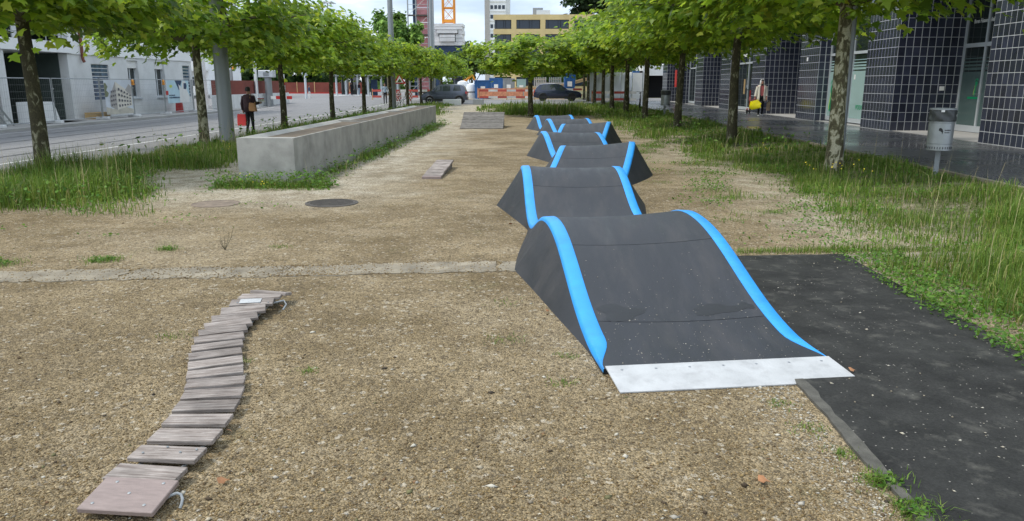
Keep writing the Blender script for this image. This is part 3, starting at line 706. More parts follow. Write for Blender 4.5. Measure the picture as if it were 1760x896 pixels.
# two steel ropes under the planks, looped out at the ends
for side in (-1, 1):
    pts = []
    for i, (x, y, a) in enumerate(PL):
        a2 = R(a); pts.append((x + math.cos(a2)*side*0.10 + 1.8, y + math.sin(a2)*side*0.10 - 2.5 + .05, float(bridge_z(y + .05)) - 0.024))
    mb = MB(); mb.tube(pts, 0.008, 6); mb.build('rope', 'steel', bridge, smooth=True)
def arc_pts(c, r, a0, a1, n, z0, lift, ry=1.0):
    return [(c[0] + r*math.cos(R(a0 + (a1-a0)*i/n)), c[1] + ry*r*math.sin(R(a0 + (a1-a0)*i/n)), z0 + lift*math.sin(math.pi*i/n)) for i in range(n + 1)]
M['rope'] = mat('grey_rope', (0.26, 0.28, 0.29), 0.7, var=0.25, scale=60)
mb = MB(); mb.tube([(0.32, 0.14, .025), (0.34, 0.17, .037), (0.362, 0.195, .046), (0.384, 0.207, .05), (0.402, 0.204, .046), (0.413, 0.19, .035), (0.415, 0.174, .022), (0.413, 0.162, 0.01)], 0.006, 8); mb.build('rope_loop', 'rope', bridge, smooth=True)
mb = MB(); mb.tube([(-0.12, 2.86, .06), (-0.05, 2.90, .07), (-0.02, 2.86, .05), (-0.035, 2.82, .02)], 0.0065, 8); mb.build('rope_loop', 'rope', bridge, smooth=True)
# far end flap
fl = MB().box(-0.14, 0.14, -0.06, 0.07, -0.012, 0.012).build('end_flap', 'wood', bridge, loc=(-2.0 + 1.8, 5.555 - 2.5, 0.085), rot=(R(-14), R(3), R(-4)), bevel=0.003)

# small board further up the square
sb = thing('plank_board', 'short weathered plank board lying flat on the gravel left of the track', 'board', (-1.78, 13.35, 0), R(-1.0))
bd2 = board_mesh('plank', 'wood', 0.34, 0.262, 0.035)
mb = MB(); mb.box(-.17, .17, 0, .13, .0, .05); mb.build('front_board', 'composite', sb, bevel=0.004)
for i in range(6):
    link('plank', bd2, sb, (rr.uniform(-.006, .006), 0.29 + i*0.30, 0.045 + 0.018*i), (R(3.4), 0, rr.uniform(-.01, .01)))
for sx in (-.12, .12):
    mb = MB(); mb.add([(sx-.02,.1,0),(sx+.02,.1,0),(sx+.02,1.92,0),(sx-.02,1.92,0),(sx-.02,.1,.018),(sx+.02,.1,.018),(sx+.02,1.92,.125),(sx-.02,1.92,.125)],
                      [(0,3,2,1),(4,5,6,7),(0,1,5,4),(1,2,6,5),(2,3,7,6),(3,0,4,7)]); mb.build('bearer', 'wood', sb)

# wooden kicker ramp at the end of the gravel lane
kr = thing('kicker_ramp', 'wedge shaped wooden kicker ramp of grey boards near the trough end', 'ramp', (-1.90, 28.6, 0))
NB = 13; kl, kh, kw = 2.0, 0.53, 1.62
def kz(t): return kh * (0.15*t + 0.85*t**1.25)
bd3 = board_mesh('board', 'wood_ramp', kw, kl/NB - 0.014, 0.03, 0.003)
for i in range(NB):
    t0, t1 = i/NB, (i+1)/NB; s = (kz(t1)-kz(t0))/(kl/NB)
    link('board', bd3, kr, (rr.uniform(-.008, .008), kl*(t0+t1)/2, (kz(t0)+kz(t1))/2 + 0.012), (math.atan(s), 0, 0))
for sx in (-kw/2 + .02, 0.0, kw/2 - .05):
    poly = [(0.02, 0)] + [(kl*t, max(0.0, kz(t) - 0.006)) for t in np.linspace(.02, 1, 10)] + [(kl, 0)]
    mb = MB(); mb.prism(poly, sx, sx + 0.03, 'yz'); mb.build('side_wall', 'wood_ramp', kr)
mb = MB(); mb.box(-kw/2 + .02, kw/2 - .02, kl - .0, kl + .025, 0, kh - .02); mb.build('back_wall', 'wood_ramp', kr)

# manhole cover
mh = thing('manhole_cover', 'round dark iron manhole cover flush in the gravel before the trough', 'manhole cover', (-2.83, 10.55, 0))
mb = MB(); mb.lathe([(0.37, -0.05), (0.37, 0.010), (0.345, 0.014), (0.343, 0.006), (0.33, 0.006)], 40); mb.build('frame', 'iron', mh, smooth=True)
mb = MB(); mb.lathe([(0.328, -0.03), (0.328, 0.012), (0.05, 0.015), (0.01, 0.015)], 40); lid = mb.build('lid', 'iron', mh, smooth=True)
mb = MB()
for i in range(-6, 7):
    h = math.sqrt(max(0, .30**2 - (i*.045)**2)); mb.box(-h, h, i*.045 - .008, i*.045 + .008, 0.010, 0.019)
mb.build('ribs', 'iron', lid)

mh2 = thing('manhole_cover', 'faint gravel dusted round cover left of the dark manhole cover', 'manhole cover', (-4.45, 10.45, 0))
M['dustyiron'] = mat('dusty_cover', (0.21, 0.165, 0.125), 0.9, var=0.35, scale=9, bump=0.4)
MB().lathe([(0.33, -0.05), (0.33, 0.006), (0.31, 0.009), (0.305, 0.004)], 36).build('frame', 'dustyiron', mh2, smooth=True)
MB().lathe([(0.302, -0.03), (0.302, 0.006), (0.02, 0.008)], 36).build('lid', 'dustyiron', mh2, smooth=True)

# ------------------------------------------------------------ concrete trough bench
tr = thing('concrete_trough', 'long grey concrete trough with a shallow sunken top beside the tree strip', 'trough', (-4.41, 12.5, 0))
W2, L_, Hh = 0.475, 18.9, 0.775
segs = [(0, 6.3), (6.3, 12.6), (12.6, 18.9)]
for i, (a, b) in enumerate(segs):
    a2, b2 = a + (0.006 if i else 0), b - (0.006 if i < 2 else 0)
    ys = [a2, b2]; mb = MB()
    n0 = 0.30 if i == 0 else 0.0; n1 = 0.12 if i == 2 else 0.0
    # outer shell, rim, sloped inside, floor
    o4 = [(-W2, a2), (W2, a2), (W2, b2), (-W2, b2)]; r4 = [(-W2+.10, a2+n0), (W2-.05, a2+n0), (W2-.05, b2-n1), (-W2+.10, b2-n1)]
    f4 = [(-W2+.22, a2+n0+(.5 if i == 0 else 0)), (W2-.11, a2+n0+(.5 if i == 0 else 0)), (W2-.11, b2-n1), (-W2+.22, b2-n1)]
    V = [(x, y, -0.25) for x, y in o4] + [(x, y, Hh) for x, y in o4] + [(x, y, Hh - .002) for x, y in r4] + [(x, y, Hh - .052) for x, y in f4]
    F = [(0,1,5,4),(1,2,6,5),(2,3,7,6),(3,0,4,7),(4,5,9,8),(5,6,10,9),(6,7,11,10),(7,4,8,11),(8,9,13,12),(9,10,14,13),(10,11,15,14),(11,8,12,15),(12,13,14,15)]
    if i > 0: F.remove((8,9,13,12))
    if i < 2: F.remove((10,11,15,14))
    mb.add(V, F); mb.build('section', 'concrete', tr)
    mb = MB(); mb.box(-W2+.21, W2-.10, f4[0][1] + .01, f4[2][1] + (.002 if i < 2 else -.01), Hh - .17, Hh - .040); mb.build('floor_fill', 'soil', tr)
# ------------------------------------------------------------ plane trees
_half = [(0.20, -0.07), (0.42, 0.02), (0.30, 0.20), (0.57, 0.40), (0.27, 0.47), (0.20, 0.66)]
LEAF_NEAR = np.array([(0, 0)] + _half + [(0, 1.0)] + [(-x, y) for x, y in reversed(_half)] )
LEAF_FAR = np.array([(0, 0), (0.40, 0.05), (0.50, 0.42), (0.16, 0.62), (0, 1.0), (-0.16, 0.62), (-0.50, 0.42), (-0.40, 0.05)])
def leaf_cloud(pos, nrm, tip, size, cols, shape, r):
    """one lobed leaf per position, folded along its midrib; returns V, F, C"""
    n = len(pos); k = len(shape)
    nrm = nrm / np.linalg.norm(nrm, axis=1, keepdims=True)
    tip = tip - nrm * np.sum(tip*nrm, 1, keepdims=True); tip /= np.linalg.norm(tip, axis=1, keepdims=True) + 1e-9
    sd = np.cross(tip, nrm)
    L = np.concatenate([shape, [(0, 0.38)]]); fold = r.uniform(0.0, 0.35, n); droop = r.uniform(0.0, 0.5, n)
    x = L[None, :, 0] * size[:, None]; y = (L[None, :, 1] - 0.3) * size[:, None]
    z = -np.abs(x) * fold[:, None] - np.maximum(0, y)**2 / size[:, None] * droop[:, None]
    V = pos[:, None] + sd[:, None]*x[..., None] + tip[:, None]*y[..., None] + nrm[:, None]*z[..., None]
    tri = np.array([(k, i, (i+1) % k) for i in range(k)])
    F = (tri[None] + (np.arange(n)*(k+1))[:, None, None]).reshape(-1, 3)
    return V.reshape(-1, 3), F, np.repeat(cols, k+1, 0)
GREENS = np.array([(.195,.315,.026), (.245,.370,.030), (.140,.250,.024), (.31,.42,.038), (.090,.180,.020), (.37,.44,.048)])
def tree_meshes(seed, shape, n_cl, n_leaf, lsize, rx=3.3, zc=3.68, up=1.05, dn=0.62, th=(2.85, 3.0), tr_r=0.155):
    r = np.random.default_rng(seed); rr = random.Random(seed)
    # trunk
    pts = []; rad = []
    lx, ly = rr.uniform(-.10, .10), rr.uniform(-.10, .10); H = rr.uniform(*th)
    for i in range(9):
        t = i/8; pts.append((lx*t*t + .018*math.sin(5*t + seed), ly*t*t + .018*math.cos(4*t + seed), -0.15 + (H+.15)*t)); rad.append(tr_r*(1.28 - .28*min(1, t*6)) * (1 - .30*t))
    tm = MB().tube(pts, rad, 14)
    # limbs spread from the pollard head like an umbrella
    limbs = []; tips = []; top = Vector(pts[-1]); nl = 8
    for i in range(nl):
        a = 2*math.pi*(i + rr.uniform(-.25, .25))/nl; ln = rx*rr.uniform(.6, .92); rise = rr.uniform(.35, 1.0)
        st = top + Vector((0, 0, -.04 - .10*rr.random())); P = []
        for j in range(6):
            t = j/5; P.append(st + Vector((math.cos(a + .25*t*rr.uniform(-1, 1))*ln*t, math.sin(a)*ln*t, rise*(1.35*t - .45*t*t) + rr.uniform(-.06, .06)*(j > 0))))
        m = MB().tube(P, [.075*(1-.8*j/5)*rr.uniform(.9, 1.1) for j in range(6)], 7)
        for q in range(3):
            s = P[rr.randint(2, 4)]; b = a + rr.uniform(-.9, .9); e = s + Vector((math.cos(b), math.sin(b), rr.uniform(-.1, .7)))*rr.uniform(.7, 1.3)
            m.tube([s, (s+e)/2 + Vector((0, 0, .08)), e], [.028, .02, .008], 5); tips.append(e)
        limbs.append(m); tips += P[3:]
    # leaf clusters on the shell of the umbrella, at the tips and a thinner fill
    cl = []
    while len(cl) < n_cl:
        a = r.uniform(0, 2*math.pi); q = math.sqrt(r.random()); rad_ = rx*q*(1 + .16*math.sin(3*a + seed) + .10*math.sin(7*a + 2*seed))
        hz = math.sqrt(max(0, 1 - q*q*.96)); k = r.random()
        z = zc + (up*hz if k < .46 else (-dn*(.75 + .25*hz) if k < .84 else r.uniform(-dn, up)*hz)) + r.normal(0, .12)
        cl.append((rad_*math.cos(a), rad_*math.sin(a), z))
    for q in range(n_cl//20):          # hanging twigs below the rim
        a = r.uniform(0, 2*math.pi); k = r.uniform(.45, 1.05); cl.append((rx*k*math.cos(a), rx*k*math.sin(a), zc - dn*r.uniform(.8, 1.75)))
    cl = np.array(cl); cl = np.concatenate([cl, np.array([tuple(t) for t in tips])])
    w = r.dirichlet(np.full(len(cl), 1.1)); idx = r.choice(len(cl), n_leaf, p=w)
    pos = cl[idx] + r.normal(0, 1, (n_leaf, 3)) * np.array((.30, .30, .17))
    out = pos - np.array((0, 0, zc - .8)); out[:, 2] *= .6; out /= np.linalg.norm(out, axis=1, keepdims=True)
    nrm = np.array((0, 0, 1.0)) + .55*out + r.normal(0, .42, (n_leaf, 3)); tip = out*np.array((1, 1, .2)) + np.array((0, 0, -.45)) + r.normal(0, .55, (n_leaf, 3))
    cc = GREENS[r.choice(len(GREENS), n_leaf, p=(.25, .25, .2, .14, .10, .06))] * r.uniform(.72, 1.3, (n_leaf, 1))
    # fresh shoots are lighter: whole twigs share a tint
    tint = r.uniform(.78, 1.28, len(cl))[idx][:, None]; cc = cc*tint
    V, F, C = leaf_cloud(pos, nrm, tip, r.uniform(.72, 1.25, n_leaf)*lsize, cc, shape, r)
    return tm, limbs, (V, F, C)
TREE = []
def make_tree_proto(seed, shape, n_cl, n_leaf, ls, **k):
    tm, limbs, (V, F, C) = tree_meshes(seed, shape, n_cl, n_leaf, ls, **k)
    t = thing('plane_tree', 'plane tree', 'tree')
    tm.build('trunk', 'bark', t, smooth=True)
    for m in limbs: m.build('limb', 'limb', t, smooth=True)
    c = link('crown', np_mesh('crown', V, F, 'leaf', C), t); c['kind'] = 'stuff'
    return t
protos_near = [make_tree_proto(s, LEAF_NEAR, 180, 9000, .186) for s in (21, 35, 48)]
protos_far = [make_tree_proto(s, LEAF_FAR, 140, 7000, .22) for s in (61, 77)]
used = set()
def place_tree(p, x, y, rz, sc, label, group, sz=None):
    t = p if p.name not in used else copy_tree(p); used.add(p.name)
    t.location = (x, y, zv(x, y)); t.rotation_euler = (0, 0, R(rz)); t.scale = (sc, sc, sz or sc); tag(t, label, 'tree', group)
    return t
ORD = ['nearest', 'second', 'third', 'fourth', 'fifth', 'sixth', 'seventh', 'eighth', 'ninth', 'tenth']
rt_ = random.Random(9)
for k in range(10):
    y = 14.6 + 7.3*k
    xr = 5.75 - 0.45*min(1, k/3); near = k < 3
    lab = ('nearest plane tree with flaking pale bark on the shop side' if k == 0 else f'{ORD[k]} plane tree from the camera in the row along the shop pavement')
    tr_ = place_tree((protos_near if near else protos_far)[(k + 1) % (3 if near else 2)], xr + rt_.uniform(-.08, .08), y, 40 + 97*k, 1.0 + rt_.uniform(-.05, .05), lab, 'plane trees along the shop pavement', sz=1.05)
    if k == 0:
        for ch in bpy.data.objects[tr_.name].children:
            if ch.name.startswith('trunk'): ch.material_slots[0].link = 'OBJECT'; ch.material_slots[0].material = M['bark_pale']
    lab = ('nearest plane tree on the street side with a thick leaning trunk in tall grass' if k == 0 else f'{ORD[k]} plane tree from the camera in the row along the street')
    place_tree((protos_near if near else protos_far)[k % (3 if near else 2)], -9.5 + rt_.uniform(-.1, .1), y, 160 + 71*k, (1.0, .96, .86)[k] if k < 3 else .83 + rt_.uniform(-.03, .03), lab, 'plane trees along the street', sz=(1.06, 1.02, .94)[k] if k < 3 else .89)
place_tree(protos_far[0], -0.10, 40.0, 210, 0.95, 'single plane tree standing mid square behind the last track wave', None, sz=.80)

# ------------------------------------------------------------ grass and weeds (uncountable)
def blades(pts, h, w, cols, seed, bend=0.5, seg=2):
    bend = bend*1.5
    r = np.random.default_rng(seed); n = len(pts)
    a = r.uniform(0, 2*math.pi, n); d = np.stack([np.cos(a), np.sin(a), np.zeros(n)], 1); s = np.stack([-np.sin(a), np.cos(a), np.zeros(n)], 1)
    base = np.stack([pts[:, 0], pts[:, 1], zg(pts[:, 0], pts[:, 1]) - .01], 1)
    b = np.abs(r.normal(0, bend, n)); up = np.array((0, 0, 1.0))
    mid = base + up*(h*.6)[:, None] + d*(h*b*.22)[:, None]; tip = base + up*(h*(1 - .28*np.minimum(b, 1.6)))[:, None] + d*(h*b*.72)[:, None]
    w2 = (w/2)[:, None]
    V = np.stack([base - s*w2, base + s*w2, mid - s*w2*.8, mid + s*w2*.8, tip], 1)
    tri = np.array([(0,1,3),(0,3,2),(2,3,4)]); F = (tri[None] + (np.arange(n)*5)[:, None, None]).reshape(-1, 3)
    return V.reshape(-1, 3), F, np.repeat(cols, 5, 0)
def vnoise(x, y, s, ph=0):
    x = x*s; y = y*s
    return (np.sin(1.3*x + 2.1*y + ph) + np.sin(-1.9*x + 1.1*y + 2*ph + 1) + np.sin(2.7*x - .6*y + 3*ph) + np.sin(.7*x + 3.1*y - ph)) / 4
GR = np.array([(.105,.190,.026),(.140,.235,.032),(.190,.265,.048),(.078,.150,.022),(.28,.29,.085),(.40,.34,.16)])
GP = np.array((.26,.27,.2,.15,.08,.04))
class Field:
    def __init__(s): s.V = []; s.F = []; s.C = []; s.o = 0
    def put(s, V, F, C): s.V.append(V); s.F.append(F + s.o); s.C.append(C); s.o += len(V)
    def done(s, name): o = link(name, np_mesh(name, np.concatenate(s.V), np.concatenate(s.F), 'grass', np.concatenate(s.C))); tag(o, kind='stuff'); return o
def patch(F, n, xr, yr, dens, h, w, seed, bend=.5, pal=None, p=GP):
    """dens(x,y) -> 0..1 keeps a blade and scales its height"""
    r = np.random.default_rng(seed); x = r.uniform(*xr, n); y = r.uniform(*yr, n); d = np.clip(dens(x, y), 0, 1)
    k = r.random(n) < d; x, y, d = x[k], y[k], d[k]; m = len(x)
    if not m: return
    hh = (h[0] + (h[1] - h[0])*r.random(m)**1.4)*(0.22 + .78*d**1.5)*(1 + .45*vnoise(x, y, 1.7, seed)); ww = r.uniform(*w, m)
    pal = GR if pal is None else pal
    cc = pal[r.choice(len(pal), m, p=p)]*r.uniform(.75, 1.25, (m, 1))*(1 + .22*vnoise(x, y, 1.1, seed + 3))[:, None]
    F.put(*blades(np.stack([x, y], 1), hh, ww, cc, seed + 1, bend))
def weeds(F, n, xr, yr, dens, size, hmax, seed, pal=None):
    r = np.random.default_rng(seed); x = r.uniform(*xr, n); y = r.uniform(*yr, n); d = np.clip(dens(x, y), 0, 1)
    k = r.random(n) < d; x, y = x[k], y[k]; m = len(x)
    if not m: return
    pos = np.stack([x, y, zg(x, y) + r.random(m)**1.6*hmax + .01], 1); nr = np.array((0, 0, 1.)) + r.normal(0, .5, (m, 3)); tp = r.normal(0, 1, (m, 3))
    pal = np.array([(.072,.175,.022),(.100,.215,.025),(.135,.245,.034)]) if pal is None else pal
    sh = np.array([(0,0),(.22,.2),(.28,.5),(.14,.82),(0,1.),(-.14,.82),(-.28,.5),(-.22,.2)])
    F.put(*leaf_cloud(pos, nr, tp, r.uniform(*size, m), pal[r.integers(0, len(pal), m)]*r.uniform(.7, 1.3, (m, 1)), sh, r))
def stalks(F, n, xr, yr, dens, h, seed):
    r = np.random.default_rng(seed); x = r.uniform(*xr, n); y = r.uniform(*yr, n); k = r.random(n) < np.clip(dens(x, y), 0, 1); x, y = x[k], y[k]; m = len(x)
    cc = np.array((.50,.43,.24))*r.uniform(.7, 1.2, (m, 1)); hh = r.uniform(*h, m)
    F.put(*blades(np.stack([x, y], 1), hh, np.full(m, .0045), cc, seed, .35))
# --- strip on the shop side
def d_right(x, y):
    edge = np.where(y < 7.35, 2.93 + .10*vnoise(x, y, 2.3), 3.75 + .55*vnoise(x*.2, y, .9) - .9*sstep(16, 26, y) - .3*sstep(7.4, 9, y)*(1 - sstep(9, 12, y)))
    return sstep(0, .8, x - edge + .25*vnoise(x, y, 3.1, 2))*(.62 + .38*vnoise(x, y, .9, 4))*(1 - sstep(6.85, 7.12, x)*.8)*np.where(y < 7.4, 1, .38 + .62*sstep(-.45, .15, vnoise(x, y, 1.15, 11)))
f = Field()
patch(f, 80000, (2.9, 7.15), (3.8, 9.5), lambda x, y: d_right(x, y), (.06, .42), (.005, .011), 101)
patch(f, 52000, (3.0, 7.15), (9.5, 18), lambda x, y: d_right(x, y), (.06, .40), (.007, .014), 102)
patch(f, 26000, (2.6, 7.12), (18, 38), lambda x, y: d_right(x, y), (.15, .42), (.014, .026), 103)
patch(f, 14000, (2.2, 7.12), (38, 64), lambda x, y: d_right(x, y), (.2, .5), (.03, .05), 104)
patch(f, 9000, (2.05, 4.4), (7.15, 7.75), lambda x, y: np.exp(-((y - 7.48 - .06*(x-2))/.10)**2)*.9, (.04, .14), (.004, .008), 105)
patch(f, 9000, (1.9, 4.6), (7.6, 20), lambda x, y: sstep(.25, .8, vnoise(x, y, 2.2, 7))*sstep(2.0, 4.2, x)*.8, (.03, .10), (.005, .010), 106)
weeds(f, 26000, (3.0, 7.0), (4, 16), lambda x, y: d_right(x, y)*.7*sstep(-.2, .4, vnoise(x, y, 1.3, 5)), (.025, .06), .14, 107)
weeds(f, 9000, (3.0, 7.0), (16, 40), lambda x, y: d_right(x, y)*.7*sstep(-.2, .4, vnoise(x, y, 1.0, 5)), (.06, .12), .4, 108)
weeds(f, 9000, (2.85, 3.6), (3.6, 7.4), lambda x, y: sstep(2.88, 3.0, x)*(.5 + .5*vnoise(x, y, 2.2, 3)), (.018, .045), .07, 111)
weeds(f, 2600, (2.4, 5.0), (7.5, 22), lambda x, y: sstep(.1, .7, vnoise(x, y, 1.9, 9))*.6, (.02, .05), .05, 109)
weeds(f, 20000, (2.0, 4.8), (7.6, 22), lambda x, y: sstep(-.05, .6, vnoise(x, y, 1.5, 13))*sstep(1.6, 3.2, x), (.02, .05), .06, 112)
patch(f, 16000, (2.2, 4.9), (7.7, 24), lambda x, y: sstep(-.1, .6, vnoise(x, y, 1.3, 15))*sstep(1.8, 3.4, x), (.04, .20), (.005, .011), 113, .8)
stalks(f, 420, (3.4, 7.1), (4.5, 20), lambda x, y: d_right(x, y), (.45, .85), 110)
f.done('grass_right_strip')
# --- strip on the street side
def d_left(x, y):
    near = sstep(-.1, 1.1, -.49*y - x + .35*vnoise(x, y, 1.3))*sstep(8.8, 10.4, y + .45*vnoise(x, y, 1.5, 1) - .35*sstep(-8.6, -6.2, x))*(1 - sstep(14.6, 15.6, y))
    far = sstep(-5.7, -6.7, x - .5*vnoise(x, y, .8))*sstep(14.3, 15.2, y)
    return np.maximum(near, far)*(.66 + .34*vnoise(x, y, 1.0, 3))*(1 - sstep(9.8, 10.15, -x)*.9)
f = Field()
patch(f, 78000, (-11, -4.8), (8.8, 15.2), d_left, (.20, .75), (.007, .014), 121, .45)
patch(f, 26000, (-10.2, -5.8), (15.2, 24), d_left, (.18, .50), (.010, .018), 122, .45)
patch(f, 20000, (-10.2, -5.0), (24, 45), d_left, (.25, .6), (.02, .035), 123, .5)
patch(f, 9000, (-10.2, -3.0), (45, 64), lambda x, y: d_left(x, y)*.8, (.3, .6), (.04, .06), 124, .5)
weeds(f, 20000, (-9, -4.6), (8.6, 14.6), lambda x, y: d_left(x, y)*.6, (.03, .08), .3, 125)
weeds(f, 6000, (-10, -5.6), (15, 45), lambda x, y: d_left(x, y)*.7*sstep(-.3, .4, vnoise(x, y, .8, 2)), (.06, .14), .65, 126)
weeds(f, 3500, (-7.5, -3.2), (8.0, 14), lambda x, y: sstep(.2, .7, vnoise(x, y, 1.7, 4))*.7, (.02, .05), .05, 127)
patch(f, 7000, (-7.2, -3.4), (7.6, 14.5), lambda x, y: sstep(.45, .9, vnoise(x, y, 1.6, 6))*.7, (.03, .10), (.005, .01), 128)
stalks(f, 700, (-9.6, -5.2), (9.2, 22), d_left, (.5, 1.05), 129)
f.done('grass_street_strip')
# --- along the foot of the trough
f = Field()
dt = lambda x, y: np.exp(-((x + 3.78 - .10*vnoise(x, y, 1.2))/.26)**2)*(.45 + .55*sstep(-.4, .5, vnoise(x, y, .8, 8)))
patch(f, 16000, (-3.95, -2.9), (12.6, 32), dt, (.07, .30), (.006, .014), 131)
weeds(f, 6000, (-3.95, -3.0), (12.2, 32), lambda x, y: dt(x, y)*.8, (.03, .09), .26, 132)
df = lambda x, y: np.exp(-((y - 12.25)/.28)**2)*.85
patch(f, 9000, (-5.2, -3.3), (11.6, 12.6), df, (.06, .24), (.005, .011), 133)
weeds(f, 3600, (-5.3, -3.2), (11.4, 12.6), df, (.025, .07), .26, 134)
stalks(f, 30, (-4.9, -3.2), (12.0, 15), lambda x, y: x*0 + 1, (.3, .6), 135)
# grass between trough and the far end, clumps round the middle tree
dm = lambda x, y: sstep(1.0, .55, np.sqrt(((x - .7 + .25*(y-42))/3.4)**2 + ((y - 43.2)/3.4)**2) + .22*vnoise(x, y, 1.1))
patch(f, 9000, (-3.2, 5), (39, 48), dm, (.35, .85), (.03, .05), 136)
d2 = lambda x, y: sstep(-.2, .5, vnoise(x, y, .5, 3))*.8
patch(f, 8000, (-3.5, 5), (47, 61), d2, (.15, .5), (.04, .06), 137)
patch(f, 3000, (-6.8, -3.9), (33, 46), lambda x, y: sstep(-4.4, -5.6, x)*.7, (.2, .5), (.03, .045), 138)
f.done('grass_square')
# --- small tufts on the gravel
f = Field(); r_ = np.random.default_rng(5)
TUFT = [(-5.05, 6.75, .22, 500), (-4.1, 6.95, .16, 320), (-3.72, 7.45, .10, 160), (-4.85, 6.15, .10, 100), (-1.75, 4.30, .05, 40), (-2.38, 4.75, .10, 60), (-0.18, 4.75, .12, 70), (0.18, 4.0, .08, 60),
        (0.22, 4.45, .07, 50), (1.38, 3.45, .09, 80), (1.30, 3.75, .07, 60), (1.50, 2.95, .09, 160), (1.44, 3.2, .07, 110), (1.52, 2.72, .10, 220), (1.55, 2.55, .08, 200), (-1.30, 4.15, .06, 60), (-2.6, 7.6, .12, 90), (-0.2, 5.6, .12, 50),
        (2.5, 9.3, .18, 130), (2.9, 11.2, .25, 200), (3.2, 9.9, .22, 200), (2.2, 13.0, .25, 150)]
for i, (x, y, s, n) in enumerate(TUFT):
    pts = np.stack([r_.normal(x, s*.6, n), r_.normal(y, s*.45, n)], 1); big = n > 150
    F_ = blades(pts, r_.uniform(.02, .075 if big else .045, n), r_.uniform(.003, .006, n), GR[r_.choice(4, n)]*r_.uniform(.8, 1.35, (n, 1)), 200 + i, .9); f.put(*F_)
    if big: weeds(f, n, (x - s, x + s), (y - s*.7, y + s*.7), lambda a, b: np.exp(-((a-x)**2 + (b-y)**2)/(s*.6)**2), (.014, .035), .03, 300 + i)
f.done('grass_tufts')
# --- yellow flowers
r_ = np.random.default_rng(8); f = Field()
M['petal'] = mat('yellow_petal', (0.75, 0.60, 0.03), 0.6)
V = []; F = []
def flowers(pts, rad):
    for (x, y, z) in pts:
        for q in range(r_.integers(2, 6)):
            c = np.array((x, y, zv(x, y) + z)) + r_.normal(0, .04, 3); o = len(V); nv = r_.normal(0, .5, 3) + (0, -.5, .8); nv /= np.linalg.norm(nv); a = np.cross(nv, (1, 0, 0)); a /= np.linalg.norm(a); b = np.cross(nv, a)
            for j in range(6): V.append(c + rad*(a*math.cos(j*math.pi/3) + b*math.sin(j*math.pi/3)))
            F.extend([(o, o+1, o+2), (o, o+2, o+3), (o, o+3, o+4), (o, o+4, o+5)])
flowers([(r_.uniform(4.4, 6.6), r_.uniform(11, 17), r_.uniform(.25, .45)) for _ in range(9)], .012)
flowers([(r_.uniform(-4.9, -4.1), r_.uniform(11.5, 12.2), r_.uniform(.06, .2)) for _ in range(4)], .011)
flowers([(r_.uniform(-9, -6.5), r_.uniform(9.6, 20), r_.uniform(.2, .4)) for _ in range(5)], .011)
tag(link('wild_flowers', np_mesh('wild_flowers', V, F, 'petal')), kind='stuff')

# --- fallen leaves, each one its own thing
M['deadleaf'] = mat('dry_leaf', (0.36, 0.17, 0.075), 0.7, var=0.35, scale=20)
FL = [(-1.30, 2.86, .075, 30, 'curled brown leaf caught in the rope loop at the plank path end'), (0.98, 2.93, .075, -20, 'dry orange leaf lying on the gravel near the dark slab'),
      (-1.45, 3.33, .06, 100, 'brown leaf tucked against the side of the plank path'), (1.86, 4.18, .07, 10, 'rust leaf beside the right corner of the metal entry plate'),
      (-1.88, 5.42, .06, 60, 'brown leaf under the far end of the plank path'), (3.25, 8.6, .09, 200, 'tan leaf on pale gravel right of the first track wave'),
      (-0.25, 8.9, .08, 140, 'dry leaf left of the track between first and second wave'), (3.6, 6.1, .10, 75, 'red brown leaf in the grass right of the dark slab'), (0.12, 5.35, .05, 15, 'small pinkish leaf at the foot of the track side')]
for x, y, s, a, lab in FL:
    r2 = np.random.default_rng(int(abs(x*100)) + 1)
    V, F, C = leaf_cloud(np.array([(0, 0, .022)]), np.array([(.35, -.5, 1.)]), np.array([(1., .1, 0)]), np.array([s*.8]), np.ones((1, 3)), LEAF_FAR*np.array((.62, 1)), r2)
    o = link('fallen_leaf', np_mesh('fallen_leaf', V, F, 'deadleaf'), None, (x, y, zv(x, y) + (.016 if x > 1.5 and x < 3.1 and y < 7.3 else .004)), (0, 0, R(a))); tag(o, lab, 'leaf', 'fallen leaves')
# dry sapling twig on the gravel left of the strip
tw = thing('dry_twig', 'thin bare twig sticking up from the gravel near the concrete strip', 'twig', (-3.12, 7.45, 0))
mb = MB()
for a, ln in ((0.2, .24), (1.2, .17), (2.6, .15), (4.0, .12), (5.2, .16)): mb.tube([(0, 0, 0), (math.cos(a)*ln*.3, math.sin(a)*ln*.3, ln*.55), (math.cos(a)*ln*.42, math.sin(a)*ln*.42, ln)], [.004, .003, .001], 5)
mb.build('stems', 'limb', tw)
# ------------------------------------------------------------ tiled shop building on the right
FX, ZB, ZT = 11.32, 0.19, 4.75         # street face, foot, top of the tiled storey
TW, THt, GAP = 0.22, 0.285, 0.015
DEEP, SHAL = 13.35, 11.80
shop = thing('tiled_building', 'shop building clad in dark blue glazed tiles with pale joints along the wet pavement', 'building', (FX, 24.6, ZB))
def L3(x, y, z): return (x - FX, y - 24.6, z - ZB)
